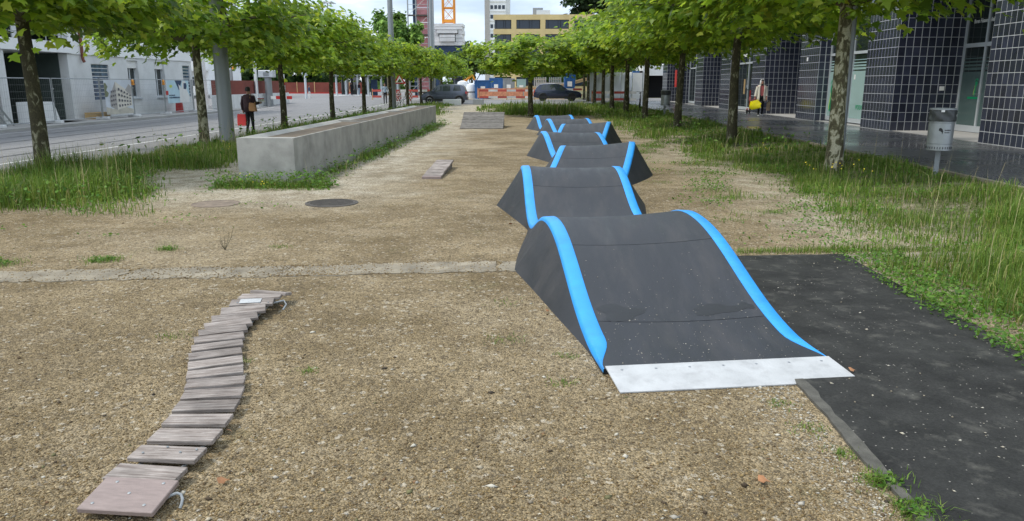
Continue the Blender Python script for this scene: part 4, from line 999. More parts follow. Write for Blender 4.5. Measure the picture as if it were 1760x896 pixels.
# plan pattern per 13.7 m: pier, window bay, pier, deep entrance bay
PER = 13.7; Y0 = 24.6 - PER
piers = []; wins = []; deeps = []
for k in range(-1, 4):
    b = 24.6 + PER*k
    piers += [(b, b + 2.2), (b + 6.6, b + 8.8)]; wins.append((b + 2.2, b + 6.6)); deeps.append((b + 8.8, b + 13.7))
piers = [p for p in piers if p[1] < 68.5 and p[0] > 9]; wins = [p for p in wins if p[1] < 68 and p[0] > 9]; deeps = [p for p in deeps if p[0] < 62 and p[1] > 9]
for a, b in piers: MB().box(FX - FX, 2.6, a - 24.6, b - 24.6, -.1, ZT - ZB).build('pier', 'grout', shop)
for a, b in deeps: MB().box(DEEP + .08 - FX, DEEP + .3 - FX, a - 24.6, b - 24.6, -.1, ZT - ZB).build('back_wall', 'tile', shop)
MB().box(0.05, 2.6, 10.9 - 24.6, 68.2 - 24.6, ZT - ZB, ZT - ZB + .3).build('soffit', 'tile', shop)
tile_me = {}
def tile_mesh(axis):
    t = .0035; w, h = TW - GAP, THt - GAP; b = .004
    if axis == 'x':   # faces -X
        V = [(0,-w/2,-h/2),(0,w/2,-h/2),(0,w/2,h/2),(0,-w/2,h/2),(-t,-w/2+b,-h/2+b),(-t,w/2-b,-h/2+b),(-t,w/2-b,h/2-b),(-t,-w/2+b,h/2-b)]
    else:             # faces -Y
        V = [(-w/2,0,-h/2),(w/2,0,-h/2),(w/2,0,h/2),(-w/2,0,h/2),(-w/2+b,-t,-h/2+b),(w/2-b,-t,-h/2+b),(w/2-b,-t,h/2-b),(-w/2+b,-t,h/2-b)]
    return V, [(4,5,6,7),(0,1,5,4),(1,2,6,5),(2,3,7,6),(3,0,4,7)]
for ax in 'xy':
    V, F = tile_mesh(ax); tile_me[ax] = MB().add(V, F).build('tile', 'tile').data
    bpy.data.objects.remove(bpy.data.objects['tile'])
rows = int((ZT - ZB)/THt); stuff = MB(); rq = random.Random(4); ntile = 0
def face_tiles(ax, fixed, a, b, single, maxrow=99):
    global ntile
    n = max(1, round((b - a)/TW)); p = (b - a)/n
    for i in range(n):
        for j in range(rows):
            u = a + (i + .5)*p; z = ZB + (j + .5)*THt + .005
            c = L3(fixed - .0005, u, z) if ax == 'x' else L3(u, fixed - .0005, z)
            if single and j < maxrow and ntile < 300:
                o = link('tile', tile_me[ax], shop, c, (rq.uniform(-.004, .004), rq.uniform(-.004, .004), 0)); ntile += 1
            else:
                V, F = tile_mesh(ax); tl = rq.uniform(-.003, .003)
                stuff.add([(x + c[0] + (tl*zz if ax == 'x' else 0), y + c[1] + (tl*zz if ax == 'y' else 0), zz + c[2]) for x, y, zz in V], F)
for (a, b) in piers:
    one = abs(a - 17.5) < .3
    face_tiles('x', FX, a, b, one, 13)
for (a, b) in piers: face_tiles('y', a, FX, DEEP if min(abs(a - d[1]) for d in deeps) < .1 else SHAL, abs(a - 24.6) < .1, 15)
o = stuff.build('tile_cladding', 'tile', shop); o['kind'] = 'stuff'
# upper storeys: smooth dark band facade with window strips
mb = MB(); mb.box(-.35, 14, 10.9 - 24.6, 68.2 - 24.6, ZT - ZB + .3, 17.0); mb.build('upper_storeys', 'grout', shop)
for fl in range(3):
    for k in range(18):
        y0 = 11.3 + k*3.15; z0 = 6.2 + fl*3.9
        w = MB().box(-.37, -.30, y0 - 24.6, y0 + 2.6 - 24.6, z0 - ZB, z0 + 2.2 - ZB).build('window', 'frame', shop)
        MB().box(-.385, -.36, y0 + .1 - 24.6, y0 + 2.5 - 24.6, z0 + .1 - ZB, z0 + 2.1 - ZB).build('pane', 'glass', w)
def pane_unit(name, x, y0, y1, z0, z1, nx, transom, mats, fr=.07):
    """framed glazing facing the street: nx leaves, a transom bar; mats = (below, above)"""
    m = MB(); c = L3(x, 0, 0)[0]
    def bx(a, b, p, q): m.box(c - .05, c + .03, a - 24.6, b - 24.6, p - ZB, q - ZB)
    bx(y0, y1, z0, z0 + fr*2.2); bx(y0, y1, z1 - fr, z1); bx(y0 + .002, y1 - .002, transom, transom + fr*1.4)
    for i in range(nx + 1):
        yy = y0 + (y1 - y0 - fr)*i/nx; m.box(c - .055, c + .028, yy - 24.6, yy + fr - 24.6, z0 - ZB, z1 - ZB)
    w = m.build(name, 'frame', shop)
    for i in range(nx):
        a = y0 + (y1 - y0 - fr)*i/nx + fr; b = y0 + (y1 - y0 - fr)*(i + 1)/nx
        for (p, q, mm) in ((z0 + fr*2.2, transom, mats[0]), (transom + fr*1.4, z1 - fr, mats[1])):
            MB().box(c - .012, c + .004, a - .004 - 24.6, b + .004 - 24.6, p - .004 - ZB, q + .004 - ZB).build('pane', mm, w)
    return w
units = {}
for (a, b) in wins: units['w%d' % round(a)] = pane_unit('window', SHAL, a + .01, b - .01, ZB + .06, 4.45, 2, 2.70, ('glass', 'glass'))
for (a, b) in deeps: units['d%d' % round(a)] = pane_unit('door', DEEP, b - 2.35, b - .01, ZB + .03, 4.45, 2, 2.72, ('glass', 'glass'), .085)
# blue-green frosted film with clear stripes on the lower glass of the clinic
def film(unit, x, y0, y1, z0, z1, mm='frost'):
    m = MB(); c = x - FX - .0165
    m.box(c - .002, c, y0 - 24.6, y1 - 24.6, z0 - ZB, z1 - ZB)
    for k in range(4):
        z = z1 + .05 + k*.11; m.box(c - .002, c, y0 - 24.6, y1 - 24.6, z - ZB, z + .075 - k*.015 - ZB)
    m.build('frosted_film', mm, unit)
wu = units['w27']; du = units['d20']
for i in range(2):
    s = (4.38 - .07)/2; film(wu, SHAL, 26.81 + .07 + s*i, 26.81 + s*(i + 1), ZB + .22, 2.10)
for i in range(2):
    s = (2.34 - .085)/2; film(du, DEEP, 22.25 + .085 + s*i, 22.25 + s*(i + 1), ZB + .22, 2.0, 'frostdark')
# the green foot emblem and its lettering
def text_obj(txt, size, name, m, parent, loc, rot, shear=0, sx=1.0, bold=0):
    cu = bpy.data.curves.new(name, 'FONT'); cu.body = txt; cu.size = size; cu.align_x = 'LEFT'; cu.shear = shear; cu.offset = bold; cu.extrude = .001
    t = bpy.data.objects.new(name, cu); COL.objects.link(t)
    dg = bpy.context.evaluated_depsgraph_get(); dg.update(); me = bpy.data.meshes.new_from_object(t.evaluated_get(dg)); bpy.data.objects.remove(t); bpy.data.curves.remove(cu)
    me.materials.clear(); me.materials.append(M[m]); o = link(name, me, parent, loc, rot); o.scale = (sx, 1, 1); return o
ROT_ST = (R(90), 0, R(-90))            # reads left to right when seen from the street
def foot(unit, x, yc, z0, H, nm='foot_emblem'):
    """a footprint: curved sole with toes, in green with a lime inner line"""
    c = x - FX - .021
    def P(u, v): return (c, (yc - u) - 24.6, z0 + v - ZB)
    sole = [(-.10,0),(-.02,-.03),(.06,.02),(.09,.14),(.08,.30),(.10,.46),(.19,.62),(.21,.74),(.14,.80),(.02,.80),(-.06,.74),(-.07,.62),(-.02,.48),(-.06,.30),(-.12,.14)]
    m = MB(); pts = [P(a*H*.9, b*H) for a, b in sole]; m.add(pts, [tuple(range(len(pts)))])
    for (a, b, r1) in ((.20, .90, .055), (.11, .93, .045), (.03, .92, .04), (-.04, .885, .036), (-.09, .83, .032)):
        m.add([P((a + r1*math.cos(t))*H*.9, (b + r1*1.2*math.sin(t))*H) for t in np.linspace(0, 2*math.pi, 9)[:-1]], [tuple(range(8))])
    m.build(nm, 'green', unit)
    c -= .002; m = MB(); ln = [(-.13,.02),(-.15,.16),(-.10,.32),(-.05,.46),(-.08,.58),(-.02,.50),(-.05,.32),(-.10,.16),(-.09,.04)]
    m.add([P(a*H*.9, b*H) for a, b in ln], [tuple(range(len(ln)))]); m.build('emblem_line', 'lime', unit)
foot(wu, SHAL, 27.55, 1.02, .86); foot(wu, SHAL, 30.85, .62, 1.25)
text_obj('PODOLOGIE', .22, 'lettering', 'green', wu, (SHAL - FX - .022, 28.45 - 24.6, .74 - ZB), ROT_ST, 0, 1.05, .006)
foot(du, DEEP, 23.72, 1.30, .52)
MB().box(DEEP - FX - .022, DEEP - FX - .020, 23.40 - 24.6, 24.08 - 24.6, 1.20 - ZB, 1.26 - ZB).build('emblem_line', 'green', du)
text_obj('Ihren Füssen zuliebe', .165, 'lettering', 'white', du, (DEEP - FX - .024, 24.22 - 24.6, 3.42 - ZB), ROT_ST, 0, .84, .003)
for u, x, y, z in ((du, DEEP, 22.95, 1.42), (wu, SHAL, 28.7, 1.80), (wu, SHAL, 29.35, 1.52)):
    MB().box(x - FX - .024, x - FX - .020, y - 24.6, y + .11 - 24.6, z - ZB, z + .17 - ZB).build('notice', 'white', u)
mb = MB(); mb.tube([(DEEP - FX - .05, 23.44 - 24.6, 1.16), (DEEP - FX - .12, 23.44 - 24.6, 1.16), (DEEP - FX - .12, 23.58 - 24.6, 1.16)], .012, 6); mb.build('handle', 'steel', du)
MB().box(12.72 - FX, 12.86 - FX, -.028, -.009, 1.44 - ZB, 1.57 - ZB).build('door_plate', 'white', shop)
MB().box(-.02, -.008, 32.4 - 24.6, 32.55 - 24.6, 2.55 - ZB, 2.70 - ZB).build('door_plate', 'white', shop)
# letters, posters and a painted reflection in the far shop window
wu3 = units['w40']
MB().box(SHAL - FX - .022, SHAL - FX - .02, 43.3 - 24.6, 43.6 - 24.6, .9, 1.7).build('poster_and_reflection', 'timber', wu3)  # yellowish panel paints a reflection on the pane
MB().box(SHAL - FX - .022, SHAL - FX - .02, 40.75 - 24.6, 41.8 - 24.6, 2.85, 3.1).build('poster_and_reflection', 'white', wu3)
MB().box(SHAL - FX - .022, SHAL - FX - .02, 42.9 - 24.6, 44.3 - 24.6, 2.9, 3.05).build('poster_and_reflection', 'white', wu3)
MB().box(-.03, -.009, 61.2 - 24.6, 62.0 - 24.6, 1.2, 2.5).build('banner', 'red', shop)
# low annex with a garage opening beyond the shop
ann = thing('garage_annex', 'low pale annex with a black garage opening past the shop building end', 'building', (14.2, 84, 0.0))
mb = MB(); mb.box(-2.4, -1.9, -.3, 6, 0, 3.0); mb.box(1.6, 8, -.3, 6, 0, 3.0); mb.box(-2.4, 8, -.32, 6, 2.5, 3.6); mb.build('wall', 'rawconc', ann)
mb = MB(); mb.box(-1.9, 1.6, 1.5, 1.7, 0, 2.5); mb.build('opening_dark', 'blackcloth', ann)  # black panel stands for the darkness inside the garage opening

# ------------------------------------------------------------ construction site building on the left street
BX = -22.8; BZ = -0.11
lb = thing('concrete_house', 'new white and grey concrete house behind the construction fence', 'building', (BX, 38.0, BZ))
def B(y): return y - 38.0
def wall_with_holes(x0, x1, y0, y1, z0, z1, holes):
    """solid wall slab parallel to the street with rectangular openings"""
    ys = sorted({y0, y1, *[h[0] for h in holes], *[h[1] for h in holes]}); zs = sorted({z0, z1, *[h[2] for h in holes], *[h[3] for h in holes]}); m = MB()
    for a, b in zip(ys, ys[1:]):
        for c, d in zip(zs, zs[1:]):
            if any(h[0] <= (a+b)/2 <= h[1] and h[2] <= (c+d)/2 <= h[3] for h in holes): continue
            m.box(x0 - BX, x1 - BX, B(a), B(b), c - BZ, d - BZ)
    return m
W_lo = [(43.35, 44.55, .88, 2.93), (46.5, 47.75, .88, 2.93)]; W_up = [(40.2, 41.5, 3.75, 5.6), (43.4, 44.6, 3.75, 5.6), (46.5, 47.75, 3.75, 5.6), (50.4, 51.3, 3.75, 5.6)]
GB = [(39.75, 41.4, .80, 2.64), (50.25, 51.3, .80, 2.80)]
wall_with_holes(-23.2, BX, 37.9, 51.6, BZ - .2, 3.08, W_lo + GB).build('ground_storey_wall', 'rawconc', lb)
wall_with_holes(-23.2, BX + .06, 37.9, 51.6, 3.08, 9.5, W_up).build('upper_wall', 'plaster', lb)
MB().box(-10, -.4, B(51.2), B(51.6), -.2, 9.6).build('gable_wall', 'plaster', lb)
MB().box(-10, -4.2, B(18), B(51.2), -.2, 9.4).build('rear_core', 'darkwall', lb)
MB().box(-10.2, .2, B(18), B(51.7), 9.6, 9.9).build('roof_slab', 'rawconc', lb)
for (a, b, z0, z1) in W_lo + W_up:
    w = MB(); f = .07
    for (p, q, r0, r1) in ((a, b, z0, z0 + f), (a, b, z1 - f, z1), (a, a + f, z0 + f, z1 - f), (b - f, b, z0 + f, z1 - f), ((a+b)/2 - .05, (a+b)/2 + .05, z0 + f, z1 - f)): w.box(-.30, -.22, B(p), B(q), r0 - BZ, r1 - BZ)
    wo = w.build('window', 'frame', lb)
    MB().box(-.27, -.255, B(a), B(b), z0 - BZ, z1 - BZ).build('pane', 'glass', wo)
    MB().box(-.23, .09, B(a) - .05, B(b) + .05, z0 - .09 - BZ, z0 - .02 - BZ).build('sill', 'frame', wo)
    if z0 < 2: MB().box(-.2, -.10, B(a) + .01, B(b) - .01, z1 - .42 - BZ, z1 - BZ).build('shutter_box', 'white', wo)
for (a, b, z0, z1) in GB + [(50.4, 51.3, 3.75, 5.6)]:
    g = MB().box(-.25, -.10, B(a), B(b), z0 - BZ, z1 - BZ).build('glass_block_window', 'white', lb)
    ny = round((b - a)/.2); nz = round((z1 - z0)/.2); sy = (b-a)/ny; sz = (z1-z0)/nz
    me = board_mesh('glass_block', 'glassblock', .04, sy - .03, sz - .045, .008)
    for i in range(ny):
        for j in range(nz): link('glass_block', me, g, (-.095, B(a) + (i+.5)*sy, z0 - BZ + (j+.5)*sz))
# garage bay, lintel, balcony
for q in ((-4, 0.02, B(37.75), B(38.1)), (-.45, 0.02, B(32.6), B(33.15)), (-.45, 0.01, B(18), B(28.3))): MB().box(*q, -.2, 3.2).build('bay_pier', 'rawconc', lb)
MB().box(-4.2, -4.0, B(28), B(37.8), -.2, 3.3).build('bay_back_wall', 'darkwall', lb)
MB().box(-4.0, -.42, B(37.70), B(37.745), -.15, 3.2).build('bay_side_lining', 'darkwall', lb)
mb = MB(); mb.box(-4.2, .12, B(18), B(38.05), 3.22, 3.72); mb.build('balcony_slab', 'plaster', lb)
rail = MB()
for z in (4.0, 4.35, 4.68): rail.box(.02, .07, B(18.1), B(38.0), z, z + .04)
yy = 18.2
while yy < 38: rail.box(.03, .06, B(yy), B(yy) + .05, 3.72, 4.68); yy += 1.2
rail.build('balcony_railing', 'steel', lb)
MB().box(-2.2, -2.0, B(18), B(38.0), 3.72, 9.6).build('balcony_wall', 'plaster', lb)
for a in (30.2, 34.2):
    w = MB().box(-2.0, -1.93, B(a), B(a + 2.6), 3.75, 6.2).build('window', 'frame', lb); MB().box(-1.94, -1.92, B(a + .1), B(a + 2.5), 3.85, 6.1).build('pane', 'glass', w)
mb = MB(); mb.tube([(.12, B(38.9), 4.6), (.12, B(38.9), 2.95), (.18, B(38.9), 2.82)], .075, 10); mb.build('drain_pipe', 'rust', lb, smooth=True)
mb = MB(); mb.box(-3.9, -3.7, B(36.5), B(37.3), .0, 2.2); mb.build('bay_door', 'rust', lb)
# neighbours behind
nb = thing('balcony_block', 'distant apartment block with white balconies and yellow awnings left of the grey mast', 'building', (-41, 88, -0.1))
mb = MB(); mb.box(-8, 4.0, 0, 10, 0, 13); mb.build('wall', 'plaster', nb)
for k in range(4):
    z = 0.6 + k*2.7
    for x in (-5.5, -2.0, 1.4): 
        w = MB().box(x, x + 1.5, -.06, .05, z + .5, z + 2.0).build('window', 'frame', nb); MB().box(x + .1, x + 1.4, -.075, -.05, z + .6, z + 1.9).build('pane', 'skyglass', w)
    bl = MB().box(-8.2, 4.2, -1.2, .0, z - .15, z + .02).build('balcony', 'white', nb); MB().box(-8.2, 4.2, -1.22, -1.17, z, z + .9).build('parapet', 'white', bl)
    if k > 1: MB().box(-7.5, 3.9, -1.1, -.2, z + 2.15, z + 2.25).build('awning', 'orange' if k % 2 == 0 else 'timber', bl)
# ------------------------------------------------------------ street furniture
def litter_bin(label, loc, rz=0, parts=True):
    b = thing('litter_bin', label, 'litter bin', loc, rz)
    mb = MB(); mb.box(-.045, .045, .17, .235, -.25, .62); mb.build('post', 'zinc', b, bevel=.004)
    mb = MB(); mb.lathe([(.205,.50),(.222,.502),(.222,.60),(.214,.606),(.214,.615),(.222,.62),(.222,.965),(.214,.972),(.214,.982),(.226,.988),(.226,1.0),(.21,1.0),(.205,.56)], 32); body = mb.build('body', 'steel', b, smooth=True)
    mb = MB()
    for i in range(30):
        a = 2*math.pi*i/30; c, s = math.cos(a), math.sin(a)
        mb.bar((c*.222, s*.222, .525), (c*.222, s*.222, .565), .014, .006, (c, s, 0))
    mb.build('drain_slots', 'black', body)
    # creased black bag hanging over the rim
    n = 40; V = []; prof = [(.205, 1.0), (.232, 1.008), (.236, 1.06), (.229, 1.10), (.234, 1.15), (.226, 1.195), (.20, 1.19), (.18, 1.08)]
    rb = random.Random(2)
    for k, (r0, z) in enumerate(prof):
        for j in range(n):
            a = 2*math.pi*j/n; q = r0 + (.010*math.sin(5*a + k*1.7) + .006*math.sin(13*a - k) + rb.uniform(-.003, .003))*(0 < k < 6)
            V.append((q*math.cos(a), q*math.sin(a), z + .006*math.sin(7*a + k)*(0 < k < 6)))
    F = [(i*n+j, i*n+(j+1) % n, (i+1)*n+(j+1) % n, (i+1)*n+j) for i in range(len(prof)-1) for j in range(n)]
    MB().add(V, F).build('bag', 'binbag', b, smooth=True)
    mb = MB(); mb.lathe([(.225, 1.195), (.238, 1.20), (.238, 1.225), (.225, 1.228), (.20, 1.205)], 32); mb.build('rim', 'zinc', b, smooth=True)
    if parts:
        MB().box(-.03, .03, -.243, -.237, 1.165, 1.20).build('sticker', 'white', b)
        # printed emblem and two small lines wrapped on the body
        def on(a, z, d=.2232): return (d*math.sin(a), -d*math.cos(a), z)
        m = MB(); E = [(-.03,.05),(.0,.06),(.03,.035),(.045,.0),(.03,-.045),(.02,-.01),(-.005,.0),(-.035,.02)]
        pts = [on((u + .0)/.222, .83 + v*1.1) for u, v in E]; m.add(pts, [tuple(range(len(pts)))]); m.build('emblem', 'black', body)
        m = MB(); rl = random.Random(5)
        for z, n_ in ((.845, 10), (.805, 9)):
            u = .30
            for q in range(n_):
                w = rl.uniform(.025, .05); h = rl.choice((.016, .022)); m.add([on(u, z), on(u + w, z), on(u + w, z + h), on(u, z + h)], [(0, 1, 2, 3)]); u += w + .012
        m.build('print_lines', 'black', body)
    return b
M['binbag'] = mat('bin_bag', (0.045, 0.050, 0.050), 0.32, var=0.25, scale=9, spec=0.5)
litter_bin('galvanised round litter bin with black bag on a post at the pavement edge', (6.71, 12.76, .12), R(-28)).scale = (.85, .85, .93)
litter_bin('dark topped litter bin between the trunks far along the shop pavement', (6.45, 37.6, .12), 0, False)

# slim lamp post beside the nearest shop-side tree
lp = thing('lamp_post', 'slim grey lamp post right behind the nearest shop side plane tree', 'lamp post', (6.22, 15.5, zv(6.22, 15.5)))
mb = MB(); mb.tube([(0, 0, -.2), (0, 0, 5.9)], [.062, .05], 14); mb.build('pole', 'zinc', lp, smooth=True)
mb = MB(); mb.lathe([(.10, 0), (.10, .02), (.07, .03)], 16); mb.build('base_flange', 'zinc', lp)
mb = MB(); mb.lathe([(.05, 5.85), (.28, 5.95), (.30, 6.02), (.10, 6.1)], 20); mb.build('lamp_head', 'zinc', lp, smooth=True)
# tall masts along the street
def mast(label, x, y, r0, r1, h):
    t = thing('overhead_line_mast', label, 'mast', (x, y, zv(x, y)), 0, 'masts along the street')
    mb = MB(); mb.tube([(0, 0, -.3), (0, 0, 3), (0, 0, h)], [r0, r0*.93, r1], 24); mb.build('shaft', 'zinc', t, smooth=True)
    mb = MB(); mb.lathe([(r0 + .12, 0), (r0 + .12, .03), (r0 + .01, .05)], 24); mb.build('base_plate', 'zinc', t)
    mb = MB(); mb.tube([(0, 0, h - 1.2), (-3.5, 0, h - .7), (-6.5, 0, h - .6)], [.06, .05, .04], 8); mb.build('arm', 'zinc', t)
    mb = MB(); mb.tube([(0, 0, h), (0, 0, h + .1)], [r1*1.1, .02], 16); mb.build('cap', 'zinc', t)
mast('thick grey mast standing between the second street tree and the trough', -8.85, 22.0, .215, .15, 9.5)
mast('grey mast rising above the crowns at the sixth street tree', -9.5, 52.6, .21, .15, 11.5)
mast('farthest grey mast before the pink scaffold', -10.45, 81.0, .24, .17, 13.5)
# street lamp on the far side
sl = thing('street_lamp', 'twin headed street lamp high above the street tree crowns', 'street lamp', (-18.2, 70, -.1))
mb = MB(); mb.tube([(0, 0, 0), (0, 0, 8.7)], [.09, .05], 12); mb.build('pole', 'zinc', sl, smooth=True)
for s in (-1, 1):
    mb = MB(); mb.add([(0, -.1, 8.7), (0, .1, 8.7), (s*.3, .16, 8.74), (s*.75, .12, 8.62), (s*.75, -.12, 8.62), (s*.3, -.16, 8.74), (0, 0, 8.83), (s*.35, 0, 8.88), (s*.75, 0, 8.68)],
                     [(0,5,4,3,2,1),(0,6,7,5),(5,7,8,4),(6,1,2,7),(7,2,3,8),(8,3,4)]); mb.build('lamp_head', 'zinc', sl)

# ------------------------------------------------------------ construction fence with banners
FXX = -21.5; fz = -.10
cf_y = [30.3, 34.15, 38.0, 41.1, 44.7, 48.5, 52.3]
fence_label = ['leftmost bay of the mesh construction fence before the dark garage bay', 'mesh fence bay right of the nearest street tree trunk before the garage', 'mesh fence bay carrying the banner with a building picture', 'plain mesh fence bay between the two banners',
               'mesh fence bay carrying the pale blue banner with a figure', 'last mesh fence bay before the low concrete wall']
for i, (a, b) in enumerate(zip(cf_y, cf_y[1:])):
    t = thing('construction_fence', fence_label[i], 'fence', (FXX, a, fz), 0, 'mesh construction fence bays along the street'); L = b - a - .10
    mb = MB()
    for z in (.12, 1.98): mb.tube([(0, .05, z), (0, .05 + L, z)], .021, 8)
    for y in (.05, .05 + L): mb.tube([(0, y, .02), (0, y, 2.0)], .021, 8)
    mb.build('tube_frame', 'steel', t, smooth=True)
    mb = MB(); y = .15
    while y < L: mb.box(-.0015, .0015, y - .0012, y + .0012, .12, 1.98); y += .14
    for z in np.arange(.30, 1.95, .28): mb.box(-.002, .002, .05, .05 + L, z - .003, z + .003)
    mb.build('wire_mesh', 'steel', t)
    mb = MB(); mb.box(-.32, .32, -.11, .11, 0, .13); mb.build('foot_block', 'rawconc', t, bevel=.02)
    mb = MB(); mb.box(-.03, .03, -.03, .13, 1.5, 1.56); mb.build('clamp', 'steel', t)
def banner(label, y0, y1, z0, z1, shapes):
    t = thing('banner', label, 'banner', (FXX + .03, y0, fz)); W, Hh = y1 - y0, z1 - z0
    mb = MB(); mb.box(0, .006, 0, W, z0, z1); sh = mb.build('sheet', shapes[0], t)
    d = .0075
    for (mname, poly, nm) in shapes[1:]:
        m = MB(); m.add([(d, u*W, z0 + v*Hh) for u, v in poly], [tuple(range(len(poly)))]); m.build(nm, mname, sh); d += .0012
M['b_sky'] = mat('banner_sky', (.62, .66, .71), .7, var=.12, scale=1.2); M['b_wall'] = mat('banner_wall', (.70, .66, .58), .7, var=.06)
M['b_shade'] = mat('banner_shade', (.40, .38, .36), .7, var=.1); M['b_win'] = mat('banner_window', (.10, .10, .12), .7); M['b_lawn'] = mat('banner_lawn', (.55, .52, .44), .7, var=.15, scale=3)
M['b_blue'] = mat('banner_blue', (.50, .68, .76), .7, var=.12, scale=1.5); M['b_navy'] = mat('banner_navy', (.03, .06, .12), .7); M['b_tree'] = mat('banner_tree', (.20, .22, .13), .7, var=.3, scale=6)
sh = ['b_sky', ('b_lawn', [(0,0),(1,0),(1,.12),(.6,.22),(.25,.16),(0,.22)], 'picture_ground'), ('b_shade', [(.16,.22),(.40,.12),(.40,.95),(.16,.52)], 'picture_facade'), ('b_wall', [(.40,.12),(.97,.24),(.97,.60),(.40,.95)], 'picture_facade'),
      ('b_tree', [(0,.5),(.1,.52),(.14,.62),(.06,.7),(.12,.8),(.05,.92),(0,.9)], 'picture_tree'), ('b_shade', [(.74,.70),(.98,.5),(1,.78),(.9,.88)], 'picture_roof')]
for j in range(4):
    for i in range(5):
        u0 = .46 + i*.10; top = .86 - .33*(u0 - .40)/.57; bot = .15 + .1*(u0 - .4)/.57
        v0 = bot + (top - bot)*(j + .25)/4.1; v1 = bot + (top - bot)*(j + .75)/4.1; sh.append(('b_win', [(u0, v0), (u0 + .055, v0 + .005), (u0 + .055, v1 - .01), (u0, v1)], 'picture_window'))
    for i in range(3):
        u0 = .19 + i*.07; v0 = .24 + j*.13 + i*.015; sh.append(('b_win', [(u0, v0), (u0 + .03, v0), (u0 + .03, v0 + .05), (u0, v0 + .05)], 'picture_window'))
banner('large fence banner printed with a pale multi storey building picture', 38.35, 41.0, .22, 1.94, sh)
sh2 = ['b_blue', ('b_navy', [(.36,1),(.68,1),(.66,.90),(.52,.55)], 'picture_patch'), ('white', [(.52,0),(.98,0),(1,.3),(.90,.55),(.84,.98),(.70,.97),(.66,.66),(.52,.84),(.55,.5)], 'picture_figure'),
       ('b_navy', [(.74,.62),(.86,.60),(.90,.75),(.88,.88),(.76,.88)], 'picture_head'), ('lime', [(.10,.72),(.16,.66),(.24,.72),(.22,.80),(.12,.80)], 'picture_badge')]
rl = random.Random(8)
for v, n_ in ((.315, 6), (.215, 10)):
    u = .06
    for q in range(n_):
        w = rl.uniform(.025, .045); sh2.append(('b_navy', [(u, v), (u + w, v), (u + w, v + rl.choice((.05, .065))), (u, v + .055)], 'print_mark')); u += w + .012
banner('pale blue fence banner with a white clad figure and dark print', 45.05, 47.95, .62, 1.94, sh2)
tag(MB().box(-.01, .01, 0, .28, 0, .24).build('fence_sign', 'red', loc=(FXX + .06, 44.82, 1.0)), 'small square red sign on the fence left of the pale blue banner', 'sign')
for yy, lab in ((41.15, 'orange warning lamp on the fence post right of the picture banner'), (44.62, 'orange warning lamp on the fence post left of the pale blue banner')):
    t = thing('warning_lamp', lab, 'lamp', (FXX + .06, yy, fz + 1.70), 0, 'warning lamps on the fence')
    mb = MB(); mb.box(-.05, .05, -.08, .08, -.02, .08); mb.build('battery_box', 'orange', t); mb = MB(); mb.lathe([(.08, -.045), (.10, -.02), (.10, .02), (.08, .045)], 14, (0, 0, .17), 'x'); mb.build('lens', 'orange', t, smooth=True)
# things behind the fence
ld = thing('ladder', 'aluminium ladder leaning by the dark garage bay behind the fence', 'ladder', (-22.0, 30.35, -.1), 0)
mb = MB()
for s in (0, .42): mb.bar((-.9, s + .35, 2.3), (-.05, s + 1.35, 0), .03, .07)
mb.build('stile', 'steel', ld)
for k in range(8):
    t = (k + .7)/8.5; mb = MB(); mb.bar((-.9 + .85*t, .35 + t, 2.3*(1-t)), (-.9 + .85*t, .77 + t, 2.3*(1-t)), .04, .03); mb.build('rung', 'steel', ld)
tag(MB().prism([(0, 0), (1.5, 0), (1.1, .95), (.0, .95)], -.5, .5, 'yz').build('concrete_block', 'plaster', loc=(-22.35, 33.6, -.1)), 'pale slanted concrete block standing in the garage bay', 'block')
tag(MB().box(-.6, .6, 0, 3.2, 0, .10).build('timber_pallet', 'timber', loc=(-22.2, 33.6, -.2)), 'flat stack of boards under the slanted concrete block', 'boards')
tag(MB().box(-.3, .3, 0, 1.3, 0, .32).build('board_stack', 'timber', loc=(-22.3, 38.3, -.1)), 'brown boards at the wall foot below the glass block window', 'boards')
sg = thing('steel_gate', 'grey corrugated metal gate panel at the left edge of the picture', 'gate', (-21.9, 26.6, -.1))
for k in range(14): MB().box(-.02, .02 + .02*(k % 2), .3*k, .3*k + .285, .05, 2.1).build('sheet', 'zinc', sg)
tag(MB().prism([(-.18, 0), (.18, 0), (.07, .75), (-.07, .75)], -.18, .18, 'yz').build('site_box', 'red', loc=(-22.2, 48.0, -.11)), 'small red site marker standing behind the pale blue banner', 'marker')
lw = thing('low_wall', 'low pale concrete wall beyond the fence end', 'wall', (-21.8, 52.4, -.12))
for k in range(5): MB().box(-.15, .15, .01 + 3.2*k, 3.19 + 3.2*k, 0, 1.0).build('panel', 'rawconc', lw)
MB().box(-.1, -.05, 0, 16, 1.0, 2.0).build('mesh_screen', 'redmesh', lw)
gm = thing('concrete_mast', 'grey concrete mast behind the low wall right of the second street tree', 'mast', (-24.0, 56, -.2))
mb = MB(); mb.tube([(0, 0, 0), (0, 0, 8)], [.30, .2], 16); mb.build('shaft', 'rawconc', gm, smooth=True); MB().box(-.4, .4, -.4, .4, 0, .3).build('footing', 'rawconc', gm)
# red screened fence far across the tram loop
rf = thing('screened_fence', 'long red brown screened fence across the tram loop', 'fence', (-52, 131, -.1))
for k in range(8):
    MB().box(3.0*k + .05, 3.0*k + 2.95, -.02, .02, .25, 1.95).build('screen_panel', 'redmesh', rf); mb = MB(); mb.box(3.0*k - .05, 3.0*k + .05, -.06, .06, 0, 2.05); mb.build('post', 'timber', rf)
MB().box(0, 24, -.1, .1, 0, .28).build('base_rail', 'red', rf)
